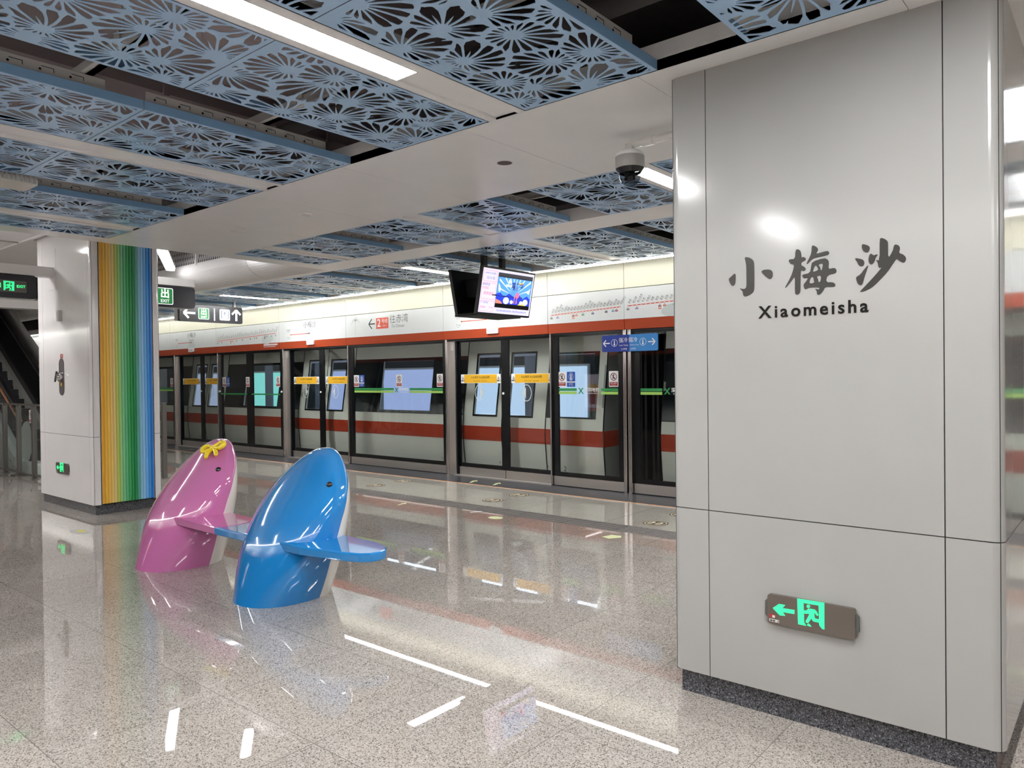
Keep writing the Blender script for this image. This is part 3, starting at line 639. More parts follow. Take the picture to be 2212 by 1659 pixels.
# devices on the left pillar
t = thing('service_hatch', 'dark oval hatch plate with chrome keyhole fitting on the left pillar', 'hatch', (-10.11, 3.47, 1.6))
MB().prism(rrect(-10.185, -10.035, 1.385, 1.838, .074, 10), 3.462, 3.47, 'y').build('back_plate', mat('plate_grey', '6a6468', .35, .5), t)
MB().cyl((-10.11, 3.43, 1.61), (-10.11, 3.465, 1.61), .055, n=24).cyl((-10.11, 3.40, 1.61), (-10.11, 3.43, 1.61), .03, .045, n=24).build('chrome_fitting', STEELV, t)
MB().cyl((-10.15, 3.405, 1.55), (-10.15, 3.425, 1.68), .012, n=12).build('lever', BLACK, t); MB().box(-10.13, -10.09, 3.459, 3.462, 1.5, 1.54).build('tag_plate', YEL, t)
f = Face('y', 3.47); f.rect(-10.155, -10.06, 1.842, 1.892, 0); f.txt('注意', -10.107, 1.867, .026, 1, 2)
tag(f.build('warning_label', [DRED, WHITE]), 'small red label above the oval hatch on the left pillar', 'label')
tag(MB().box(-10.145, -10.07, 3.43, 3.47, 2.294, 2.425).build('sensor_box', ALU), 'small grey vertical box high on the left pillar', 'sensor')

# ------------------------------------------------------------------ hanging signs
def running_man(f, u, w, s, mi, lv, flip=False):
    k = -1 if flip else 1
    def tr(P): return [(u+k*(x+1.073)*s/.114, w+(z-.512)*s/.114) for x, z in P]
    L_ = [FRM[0], FRM[1], FRM[2], FRM[3], FRM[4], (-1.038, .48), (-1.039, .554), (-1.103, .553), (-1.101, .469), FRM[-2], FRM[-1]]
    for P, l in ((L_, lv), ([(-1.103, .521)]+FRM[13:38]+[(-1.103, .508)], lv+1), (HEAD, lv), (FOOT, lv)): f.holes([tr(P)], mi, l)
t = thing('hanging_sign', 'dark hanging sign with green running man and EXIT at the left picture edge', 'sign', (-10.3, 2.5, 2.85))
MB().prism(rrect(1.75, 3.27, 2.564, 2.848, .035), -10.36, -10.3, 'x').build('sign_box', SIGNB, t); sbx = bpy.data.objects[-1] if False else t.children[0]
MB().prism(rrect(1.742, 3.278, 2.556, 2.851, .038), -10.365, -10.345, 'x').build('sign_rim', CEILW, t)
MB().box(-10.45, -10.3, 1.5, 3.47, 2.852, 2.972).build('support_arm', CEILW, t); MB().box(-10.5, -10.25, 3.467, 3.47, 2.7, 3.2).build('wall_bracket', CLADL, t)
f = Face('x', -10.3); f.rect(2.35, 3.165, 2.632, 2.772, 0, 1, .012); f.build('lit_panel', mat('lit_panel', '66625c', .4), t)
f = Face('x', -10.3); running_man(f, 2.98, 2.703, .112, 0, 2, True); f.txt('EXIT', 3.105, 2.703, .045, 0, 2, bold=.02); f.txt('安全出口', 2.765, 2.703, .07, 0, 2, bold=.01); f.build('exit_lettering', GLOW, sbx)
t = thing('hanging_sign', 'dark hanging sign with green exit square to the right of the striped pillar', 'sign', (-10.1, 4.9, 2.8))
MB().prism(rrect(4.1, 5.172, 2.555, 2.842, .035), -10.16, -10.1, 'x').build('sign_box', SIGNB, t); sbx = bpy.data.objects[-1] if False else t.children[0]; MB().prism(rrect(4.09, 5.183, 2.543, 2.852, .04), -10.17, -10.155, 'x').build('sign_rim', CEILW, t)
MB().box(-10.2, -10.1, 4.1, 5.17, 2.855, 2.958).build('support_arm', CEILW, t)
def exit_square(f, u, w, s, lv=1):
    f.rect(u-s/2, u+s/2, w-s/2, w+s/2, 0, lv, s*.1); f.rect(u-s*.455, u+s*.455, w-s*.455, w+s*.455, 1, lv+1, s*.08); f.txt('出', u, w+s*.12, s*.58, 0, lv+2, bold=.03); f.txt('EXIT', u, w-s*.3, s*.26, 0, lv+2, bold=.02)
f = Face('x', -10.1); exit_square(f, 4.75, 2.70, .225); f.build('exit_symbol', [GLOWW, SGREEN], sbx)
t = thing('hanging_sign', 'dark hanging direction sign with white arrows, exit square and lift symbol', 'sign', (-12.7, 6.8, 2.8))
MB().prism(rrect(6.22, 7.41, 2.585, 2.885, .03), -12.76, -12.7, 'x').build('sign_box', SIGNB, t); sbx = bpy.data.objects[-1] if False else t.children[0]; MB().box(-12.86, -12.76, 6.205, 7.39, 2.595, 2.88).build('side_case', ALU, t)
MB().box(-12.8, -12.76, 7.27, 7.31, 2.885, 2.9895).build('hanger_post', STEELV, t); MB().box(-12.8, -12.76, 6.35, 6.39, 2.885, 2.9895).build('hanger_post', STEELV, t)
f = Face('x', -12.7); f.arrow(6.40, 2.735, .21, .036, PI, 0, 1, .42); exit_square(f, 6.66, 2.735, .2); f.line((6.86, 2.62), (6.86, 2.84), .018, 0)
f.rect(6.96, 7.16, 2.635, 2.835, 0, 1, .025); f.rect(6.985, 7.135, 2.655, 2.815, 2, 2, .015); f.rect(7.0, 7.12, 2.66, 2.81, 0, 3, .01); f.ring(7.06, 2.73, .04, .008, 2, 4); f.disc(7.055, 2.775, .012, 2, 4); f.line((7.055, 2.77), (7.055, 2.73), .014, 2, 4); f.line((7.055, 2.735), (7.08, 2.715), .012, 2, 4)
for s in (-1, 1): f.poly([(7.02, 2.735+s*.055), (7.05, 2.735+s*.055), (7.035, 2.735+s*.073)], 2, 4); f.poly([(7.075, 2.735+s*.055), (7.105, 2.735+s*.055), (7.09, 2.735+s*.073)], 2, 4)
f.arrow(7.285, 2.735, .2, .036, PI/2, 0, 1, .42); f.build('direction_symbols', [GLOWW, SGREEN, mat('ink_lift', '3a5a70', .5)], sbx)

# ------------------------------------------------------------------ platform screen doors
PY = 8.48
fas_joints = [-22.4, -19.98, -17.59, -15.47, -13.02, -10.895, -8.415, -6.337, -5.09, -3.0, -1.8, .66, 2.77, 5.23, 7.34, 9.8]
FY = 8.38
def caption_smudge(f, u, w, wd, hh, mi, lv=1, n=10, lines=1):
    for l in range(lines):
        for k in range(n): f.rect(u+k*wd/n, u+(k+.72)*wd/n, w-l*hh*1.5, w-l*hh*1.5+hh, mi, lv)
def routemap(f, u0, u1, w0, w1, n, mi):
    names = ['赤湾', '蛇口港', '海上世界', '水湾', '东角头', '湾厦', '海月', '登良', '后海', '科苑', '红树湾', '世界之窗', '侨城北', '深康', '安托山', '侨香', '香蜜', '香梅北', '景田', '莲花西', '福田', '市民中心', '岗厦北', '华强北', '燕南', '大剧院', '湖贝', '黄贝岭', '新秀', '莲塘口岸', '仙湖路', '莲塘', '梧桐山南', '沙头角', '海山', '盐田港西', '深外高中', '盐田路', '小梅沙']
    for k in range(n):
        t = k/(n-1); u = u0+(u1-u0)*t; w = w0+(w1-w0)*t
        if k < n-1: f.line((u+.012, w), (u+(u1-u0)/(n-1)-.012, w+(w1-w0)/(n-1)), .011, 2, 1)
        f.ring(u, w, .0125, .003, 2, 1)
        f.txt(names[k % len(names)], u+.012, w+.03, .031, 0, 1, rot=1.02, align='LEFT')
        f.line((u+.03, w+.024), (u+.03+.028*len(names[k % len(names)])*.55, w+.024+.028*len(names[k % len(names)])*.85), .002, 0, 1)
    for k, tags in {0: [0], 2: [6], 7: [5, 4], 8: [4], 10: [3], 13: [1], 17: [7], 19: [8], 20: [5], 24: [5, 4], 25: [1], 27: [3], 29: [6]}.items():
        if k >= n: continue
        t = k/(n-1); u = u0+(u1-u0)*t; w = w0+(w1-w0)*t; f.line((u, w-.014), (u, w-.034), .005, 0, 1)
        for j, c in enumerate(tags): f.rect(u-.021, u+.021, w-.055-j*.03, w-.033-j*.03, c, 1); f.txt('%d号线' % ((k*3) % 9+1), u, w-.044-j*.03, .014, 9, 2)
ART = [GREY, NAVY, REDL, GREEN, ORNG, DRED, PURP, BLK, TEAL, WHITE, PALE, FRED]
def fascia(x0, x1, label, art):
    t = thing('fascia_panel', label, 'fascia', ((x0+x1)/2, FY, 2.15), 'white route panels above the platform doors')
    g = .004
    MB().box(x0+g, x1-g, FY, FY+.05, 2.284, 2.68).build('white_panel', FASW, t)
    MB().box(x0+g, x1-g, FY-.002, FY+.05, 2.688, 3.19).build('upper_panel', FASC, t)
    m = MB(); a, b = x0+g, x1-g; m.prism([(FY, 2.284), (FY+.05, 2.284), (FY+.05, 2.15), (FY+.012, 2.15)], a, b, 'x'); m.build('red_band', FRED, t)
    f = Face('y', FY); art(f, x0, x1)
    if f.v: f.build('route_lettering', ART, t)
    MB().box(x0, x1, FY+.052, FY+.17, 2.165, 3.19).build('backing', DARKGAP, t)
    return t
def palm(f, u, w, s, mi=10):
    f.line((u, w), (u+.01*s, w+.2*s), .012*s, mi)
    for a in (10, 40, 75, 110, 145, 175):
        r = math.radians(a); p = [(u+.01*s, w+.2*s)]
        for q in (1, 2, 3): p.append((u+.01*s+q*.032*s*math.cos(r), w+.2*s+q*.03*s*math.sin(r)-q*q*.006*s))
        for i in range(3): f.line(p[i], p[i+1], .014*s, mi)
def whale_mark(f, u, w, s, mi=10): f.poly([(u-.16*s, w), (u-.15*s, w+.05*s), (u-.09*s, w+.1*s), (u, w+.11*s), (u+.07*s, w+.07*s), (u+.13*s, w+.05*s), (u+.17*s, w+.12*s), (u+.16*s, w+.02*s), (u+.1*s, w-.03*s), (u, w-.05*s), (u-.1*s, w-.04*s)], mi)
def art_name(f, x0, x1):
    c = x0+.93
    f.txt('小梅沙', c+.1, 2.575, .135, 7, 1, spacing=1.05); f.txt('Xiaomeisha', c+.09, 2.48, .052, 0, 1)
    f.line((c-.53, 2.415), (c+.09, 2.42), .011, 2); f.disc(c+.09, 2.42, .016, 2); f.disc(c-.53, 2.415, .012, 2); f.txt('大梅沙', c-.6, 2.5, .05, 0, 1); f.txt('Dameisha', c-.6, 2.466, .02, 0, 1); f.txt('下一站', c-.6, 2.36, .032, 0, 1); f.txt('Next', c-.6, 2.33, .018, 0, 1)
    f.poly([(c-.05, 2.31), (c+.02, 2.47), (c+.2, 2.47), (c+.29, 2.31)], 10)
def art_dir(f, x0, x1):
    c = x0+.93; f.arrow(c-.2, 2.495, .17, .02, PI, 7, 1, .5); f.rect(c-.085, c+.235, 2.402, 2.588, 2, 1); f.txt('2', c-.01, 2.495, .19, 9, 2, bold=.01); f.txt('号线', c+.135, 2.525, .08, 9, 2); f.txt('Line 2', c+.135, 2.452, .04, 9, 2)
    f.txt('往赤湾', c+.5, 2.54, .155, 0, 1); f.txt('To Chiwan', c+.475, 2.428, .072, 0, 1); palm(f, x0+.27, 2.32, 1.3)
def art_map(f, x0, x1):
    routemap(f, x0+.09, x1-.12, 2.40, 2.47, 30, 2); whale_mark(f, x1-.42, 2.33, 1.3); caption_smudge(f, x1-.55, 2.235, .5, .03, 9, 1, 14); caption_smudge(f, x1-.55, 2.205, .42, .012, 9, 1, 24)
def art_mapa(f, x0, x1): routemap(f, x0+.07, x1-.06, 2.405, 2.448, 22, 2)
def art_mapb(f, x0, x1): routemap(f, x0+.06, x0+.72, 2.452, 2.47, 11, 2); whale_mark(f, x0+.7, 2.33, 1.0)
arts = [(-19.98, art_name), (-17.59, art_name), (-15.47, art_map), (-13.02, art_name), (-10.895, art_dir), (-8.415, art_name), (2.77, art_dir), (5.23, art_name), (-6.337, art_mapa), (-5.09, art_mapb)]
names_f = {-22.4: 'plain, far end', -19.98: 'with the station name, far left behind the pillar', -17.59: 'station name, left of the far route map', -15.47: 'with the whole dotted route map and whale mark', -13.02: 'station name, left of the red line 2 square', -10.895: 'with arrow and red line 2 square for Chiwan', -8.415: 'with the station name half behind the monitors', -6.337: 'with the left part of the slanted station list', -5.09: 'with the right part of the slanted station list', -3.0: 'hidden behind the big pillar', -1.8: 'right of the big pillar', .66: 'first one right of the big pillar', 2.77: 'second one right of the big pillar', 5.23: 'third one right of the big pillar', 7.34: 'furthest to the right'}
for i in range(len(fas_joints)-1):
    x0, x1 = fas_joints[i], fas_joints[i+1]; a = dict(arts).get(x0, lambda *_: None); fascia(x0, x1, 'white and cream panel over red band, '+names_f[x0], a)
struct(MB().box(-28, 12, 8.33, 8.58, 3.2, 3.95).build('wall_back', DARKGAP))
struct(MB().box(-28, -22.4, 8.38, 8.5, 0, 3.3).build('wall_back', FASW))
struct(MB().box(-22.4, 12, 8.44, 8.56, 2.12, 2.16).build('trim_9', BLACK))
for k, x in enumerate((-16.545, -11.95, -7.36)):
    t = thing('door_indicator', ['small white indicator box on the red band, leftmost', 'small white indicator box on the red band above the middle doors', 'small white indicator box on the red band under the monitors'][k], 'indicator', (x, FY, 2.24), 'indicator boxes on the red band')
    MB().prism(rrect(x-.11, x+.11, 2.2, 2.285, .01), FY-.03, FY, 'y').build('housing', WHITE, t); MB().box(x-.085, x+.085, FY-.031, FY-.03, 2.222, 2.262).build('lens', mat('lens_grey', 'c9c9cf', .3), t)

def no_sign(f, u, w, sc=1., run=True):
    f.rect(u-.074*sc, u+.074*sc, w-.105*sc, w+.105*sc, 0, 1, .012); f.ring(u, w+.03*sc, .052*sc, .009*sc, 1, 2); f.line((u-.035*sc, w+.066*sc), (u+.035*sc, w-.006*sc), .008*sc, 1, 3)
    f.disc(u+.004, w+.056*sc, .009*sc, 2, 2); f.line((u, w+.048*sc), (u-.006, w+.018*sc), .014*sc, 2, 2); f.line((u-.006, w+.02*sc), (u+.018*sc, w), .009*sc, 2, 2); f.line((u-.006, w+.02*sc), (u-.02*sc, w-.002), .009*sc, 2, 2)
    if run: f.line((u, w+.044*sc), (u+.025*sc, w+.03*sc), .007*sc, 2, 2); f.line((u, w+.044*sc), (u-.025*sc, w+.034*sc), .007*sc, 2, 2)
    f.rect(u-.063*sc, u+.063*sc, w-.092*sc, w-.04*sc, 3, 2); f.txt('禁止倚靠' if not run else '请勿奔跑', u, w-.058*sc, .024*sc, 0, 3); f.txt('No Leaning' if not run else 'No Rushing', u, w-.081*sc, .014*sc, 0, 3)
SMAT = [WHITE, mat('sign_wine', '7a2431', .5), BLK, DRED, SBLUE, YEL, GREEN, LIME]
def temp_sticker(f, u, w):
    f.rect(u-.07, u+.07, w-.105, w+.105, 4, 1, .01); f.ring(u, w+.035, .036, .005, 0, 2, ry=.055); f.line((u, w+.07), (u, w+.01), .018, 0, 2); f.disc(u, w+.008, .014, 0, 2); f.rect(u-.07, u+.07, w-.045, w-.03, 0, 2); f.txt('5℃', u, w-.075, .045, 0, 2)
def warn_strip(f, u0, u1, w0, w1, left_first):
    h = w1-w0; f.rect(u0, u1, w0, w1, 0, 1, .012); f.rect(u0+h*.52 if not left_first else u0+h*.52, u1-h*.52, w0+.006, w1-.006, 5, 2)
    f.txt('小心夹手 小心站台间隙', (u0+u1)/2, w0+h*.64, .042, 2, 3, sx=.9); f.txt('Mind Your Hand      Mind the Gap', (u0+u1)/2, w0+h*.24, .02, 2, 3)
    for c in (u0+h*.3, u1-h*.3):
        f.poly([(c-.042, w0+.03), (c+.042, w0+.03), (c, w0+.108)], 2, 2); f.poly([(c-.032, w0+.036), (c+.032, w0+.036), (c, w0+.097)], 5 if False else 0, 3); f.line((c, w0+.045), (c+.006, w0+.08), .01, 2, 4)
        f.line((c-.02, w0+.042), (c+.015, w0+.042), .01, 2, 4)
def green_lines(f, u0, u1, logo=None):
    segs = [(u0, u1)] if logo is None else [(u0, logo-.2), (logo+.2, u1)]
    for a, b in segs: f.rect(a, b, 1.343, 1.38, 6, 1); f.rect(a, b, 1.298, 1.335, 7, 1)
    if logo is not None:
        f.txt('X', logo-.13, 1.34, .11, 6, 2, bold=.03); f.txt('深圳地铁', logo+.05, 1.355, .062, 0, 2, bold=.01); f.txt('SHENZHEN METRO', logo+.05, 1.31, .022, 0, 2)
def glass_unit(t, x0, x1, y, bl=.04, br=.04, pane_only=False, z0=.2, zt=2.1):
    pane = MB().box(x0+bl, x1-br, y, y+.01, z0, zt).build('glass_pane', GLASS, t)
    MB().box(x0, x0+bl, y-.006, y+.022, .14, 2.15).box(x1-br, x1, y-.006, y+.022, .14, 2.15).box(x0+bl, x1-br, y-.006, y+.022, .14, z0).box(x0+bl, x1-br, y-.006, y+.022, zt, 2.15).build('frame', BLACK, t)
    k = MB().box(x0+.006, x1-.006, y-.012, y+.03, .012, .138).box(x0+.003, x1-.003, y-.002, y+.03, .0, .14, 1).build('kick_plate', [STEEL, BLACK], t)
    return pane
def fixed_panel(x0, x1, label, logo=True, two='', num=None, extra=True):
    t = thing('fixed_screen', label, 'glass panel', ((x0+x1)/2, PY, 0), 'fixed glass panels of the platform screen')
    gp = glass_unit(t, x0, x1, PY, .1, .08)
    c = (x0+x1)/2
    f = Face('y', PY); green_lines(f, x0+.11, x1-.09, c+.15 if logo else None); f.build('green_stripes', SMAT, gp)
    for u, run in ((x0+.17, True), (c+.09, False), (x1-.15, True)):
        f = Face('y', PY, .002); no_sign(f, u, 1.505, 1., run); f.build('prohibition_sticker', SMAT, gp)
    f = Face('y', PY); temp_sticker(f, x0+.32, 1.505); f.build('temperature_sticker', SMAT, gp)
    f = Face('y', PY); f.txt('6', x1-.12, .25, .05, 2, 1); f.build('panel_number', SMAT, gp)
    return t
def door_leaf(x0, x1, side, label):
    t = thing('sliding_door', label, 'door', ((x0+x1)/2, PY+.05, 0), 'sliding doors of the platform screen'); y = PY+.05
    gp = glass_unit(t, x0, x1, y, .035 if side == 'L' else .075, .075 if side == 'L' else .035)
    f = Face('y', y, .002); a, b = x0+.05, x1-.09
    if side == 'R': a, b = x0+.12, x1-.015
    warn_strip(f, a, b, 1.455, 1.595, True); f.build('warning_sticker', SMAT, gp)
    u = x0+.44 if side == 'L' else x1-.5
    f = Face('y', y, .002); f.ring(u, 1.31, .095, .011, 0, 1, ry=.125); d = 1 if side == 'L' else -1
    f.poly([(u+.012*d, 1.40), (u+.012*d, 1.22), (u+.07*d, 1.31)], 0, 1)
    f.build('direction_decal', [mat('decal_grey', 'cfd6d2', .5)], gp)
    if side == 'L': MB().cyl((x1-.03, y-.02, 1.3), (x1-.03, y-.006, 1.3), .017).build('lock', WHITE, t)
    f = Face('y', y); f.txt('8', x1-.12, .25, .05, 2, 1); f.build('panel_number', SMAT, gp)
    return t
bays = [(-8.23, -6.352, 'below the monitors'), (-12.80, -10.935, 'behind the blue whale'), (-17.34, -15.53, 'beside the striped pillar'), (-21.9, -20.1, 'at the far platform end'), (-3.66, -1.78, 'hidden behind the big pillar'), (.92, 2.79, 'right of the big pillar'), (5.495, 7.36, 'furthest to the right')]
L0 = R0 = None
for x0, x1, ds in bays:
    c = -7.265-8.23+x0+8.23 if False else x0+.968
    if L0 is None: L0 = door_leaf(x0, c, 'L', 'left glass sliding platform door '+ds); R0 = door_leaf(c, x1, 'R', 'right glass sliding platform door '+ds); bx = x0
    else: dup(L0, (x0-bx, 0, 0), 'left glass sliding platform door '+ds); dup(R0, (x0-bx, 0, 0), 'right glass sliding platform door '+ds)
    tag(MB().box(x0-.02, x1+.02, 8.41, 8.5, 0, .018).build('door_sill', mat('sill_alu', 'cbc5c0', .35, .6)), 'pale metal sill under the platform doors '+ds, 'sill', 'sills of the platform doors')
    t = thing('door_post', 'steel post with recessed jamb left of the doors '+ds, 'post', (x0-.12, PY, 0), 'steel posts of the platform screen')
    MB().prism(rrect(x0-.215, x0-.165, 8.43, 8.5, .018), 0, 2.148).build('post', STEELV, t); MB().box(x0-.165, x0-.03, 8.475, 8.56, 0, 2.155).build('jamb', STEEL, t); MB().box(x0-.03, x0, 8.49, 8.56, 0, 2.155).build('seal', BLACK, t); MB().box(x0-.12, x0-.06, 8.473, 8.475, 1.98, 2.1).build('data_plate', OFFW, t)
    tag(MB().prism(rrect(x1, x1+.024, 8.43, 8.5, .008), 0, 2.155).build('slim_post', STEELV), 'slim steel post right of the doors '+ds, 'post', 'slim posts of the platform screen')
P0 = fixed_panel(-10.905, -8.452, 'wide fixed glass panel with green stripes, between the two nearest door pairs')
dup(P0, (-4.57*2, 0, 0), 'wide fixed glass panel far left, mostly behind the striped pillar')
# half panels either side of the car gap
t = thing('fixed_screen', 'fixed glass panel numbered 2, left of the double steel post', 'glass panel', (-5.73, PY, 0)); gp = glass_unit(t, -6.326, -5.145, PY, .1, .1)
f = Face('y', PY); green_lines(f, -6.235, -5.255, -5.72); f.build('green_stripes', SMAT, gp)
for u, run in ((-6.17, True), (-5.32, False)):
    f = Face('y', PY, .002); no_sign(f, u, 1.505, 1., run); f.build('prohibition_sticker', SMAT, gp)
f = Face('y', PY); temp_sticker(f, -6.015, 1.505); f.build('temperature_sticker', SMAT, gp)
f = Face('y', PY); f.txt('2', -6.13, .245, .1, 2, 1); f.build('panel_number', SMAT, gp)
t = thing('fixed_screen', 'fixed glass panel right of the double steel post, partly behind the big pillar', 'glass panel', (-4.4, PY, 0)); gp = glass_unit(t, -5.018, -3.875, PY, .1, .1)
f = Face('y', PY); green_lines(f, -4.913, -3.98, -4.40); f.build('green_stripes', SMAT, gp)
for k, (a, b) in enumerate(((-5.143, -5.092), (-5.072, -5.02))):
    tag(MB().prism(rrect(a, b, 8.42, 8.5, .01), 0, 2.155).build('steel_post', STEELV), ['left', 'right'][k]+' bar of the double steel post carrying the blue temperature sign', 'post')
struct(MB().box(-5.15, -5.01, 8.5, 8.56, 0, 2.16).build('trim_10', BLACK))
# emergency door pair
for k, (a, b) in enumerate(((-15.504, -14.27), (-14.27, -13.05))):
    t = thing('emergency_door', ['left', 'right'][k]+' leaf of the glass emergency door with green push bar', 'door', ((a+b)/2, PY, 0)); gp = glass_unit(t, a, b, PY, .1 if k == 0 else .12, .13 if k == 0 else .09)
    MB().box(a+.13, b-.1, PY-.05, PY-.02, 1.235, 1.262).box(a+.14, a+.16, PY-.03, PY, 1.235, 1.262).box(b-.13, b-.11, PY-.03, PY, 1.235, 1.262).build('push_bar', GREEN, t)
    for u, run in (((a+.2, True), (b-.08, False)) if k == 0 else ((b-.17, True),)):
        f = Face('y', PY-.007, .002); no_sign(f, u, 1.505, 1., run); f.build('prohibition_sticker', SMAT, gp)
    if k == 0: f = Face('y', PY-.007); temp_sticker(f, a+.36, 1.505); f.build('temperature_sticker', SMAT, gp)
    MB().cyl(((a+.02) if k == 0 else (b-.04), PY-.025, 1.3), ((a+.02) if k == 0 else (b-.04), PY-.006, 1.3), .02).build('lock', WHITE, t)
for k, x0 in enumerate((-1.754, 2.816)): dup(P0, (x0+10.905, 0, 0), ['wide fixed glass panel just right of the big pillar', 'wide fixed glass panel second to the right of the big pillar'][k])

# blue temperature sign
t = thing('temperature_sign', 'blue two-tone cooling zone sign with arrows on the double steel post', 'sign', (-5.0, 8.37, 1.97))
MB().prism(rrect(-5.417, -5.0, 1.862, 2.079, .02), 8.355, 8.37, 'y').build('left_plate', SBLUED, t); MB().prism(rrect(-5.03, -4.59, 1.862, 2.079, .02), 8.3555, 8.37, 'y').build('right_plate', SBLUEL, t)
f = Face('y', 8.355); f.rect(-5.02, -5.005, 1.862, 2.079, 1, 1)
f.arrow(-5.345, 1.975, .1, .014, PI, 0, 2, .42); f.ring(-5.225, 1.978, .048, .005, 0, 2); f.txt('强冷', -5.09, 2.005, .068, 0, 2); f.txt('Low Temp', -5.085, 1.943, .03, 0, 2); f.txt('2-5车厢', -5.08, 1.893, .027, 0, 2)
f.txt('弱冷', -4.945, 2.005, .068, 0, 2); f.txt('Moderate Temp', -4.925, 1.943, .021, 0, 2); f.txt('1,6车厢', -4.95, 1.893, .027, 0, 2); f.ring(-4.80, 1.978, .048, .005, 0, 2); f.arrow(-4.675, 1.975, .1, .014, 0, 0, 2, .42)
for u in (-5.225, -4.80): f.line((u, 2.01), (u, 1.965), .012, 0, 2); f.disc(u, 1.956, .012, 0, 2)
f.build('sign_lettering', [WHITE, SBLUED], t); MB().box(-5.14, -5.1, 8.37, 8.42, 1.9, 2.05).box(-5.06, -5.02, 8.37, 8.42, 1.9, 2.05).build('clamp', ALU, t)

# ------------------------------------------------------------------ train
TP = [(-.95, 8.88), (-.5, 8.83), (0, 8.785), (.17, 8.765), (.4, 8.74), (.6, 8.722), (.77, 8.72), (.95, 8.737), (1.1, 8.757), (1.4, 8.806), (1.7, 8.845), (2.05, 8.886), (2.4, 8.93), (2.75, 9.05), (3.0, 9.4)]
def ty(z):
    for (a, ya), (b, yb) in zip(TP, TP[1:]):
        if a <= z <= b: return ya+(yb-ya)*(z-a)/(b-a)
    return TP[-1][1]
def skin(x0, x1, z0, z1, off, thick=.004):
    zs = sorted({z0, z1} | {z for z, _ in TP if z0 < z < z1}); m = MB(); n = len(zs)
    v = [(x, ty(z)-off, z) for z in zs for x in (x0, x1)]+[(x, ty(z)-off+thick, z) for z in zs for x in (x0, x1)]; f = []
    for i in range(n-1):
        a = 2*i; f += [(a, a+1, a+3, a+2), (2*n+a, 2*n+a+2, 2*n+a+3, 2*n+a+1), (a, a+2, 2*n+a+2, 2*n+a), (a+1, 2*n+a+1, 2*n+a+3, a+3)]
    f += [(0, 2*n, 2*n+1, 1), (2*n-2, 2*n-1, 4*n-1, 4*n-2)]; return m.add(v, f)
def join(*ms):
    r = MB()
    for m in ms:
        k = len(r.v); r.v += m.v; r.f += [tuple(i+k for i in f) for f in m.f]; r.m += m.m; r.sm += m.sm
    return r
TGL = glass('train_glass', (.86, .89, .92), 1.5)
INTW = mat('train_interior', 'c9ced8', .5); INTL = mat('train_interior_lamp', 'f2f6ff', .5, emis=1.8); SEATC = mat('train_seat', '7f93a8', .4, .4)
def window_hole(x0, x1, wins, z0, z1):
    """skin with rectangular openings"""
    xs = [x0]; ms = []
    for a, b, za, zb in wins:
        ms.append(skin(xs[-1], a, z0, z1, 0, .03)); ms.append(skin(a, b, z0, za, 0, .03)); ms.append(skin(a, b, zb, z1, 0, .03)); xs.append(b)
    ms.append(skin(xs[-1], x1, z0, z1, 0, .03)); return join(*ms)
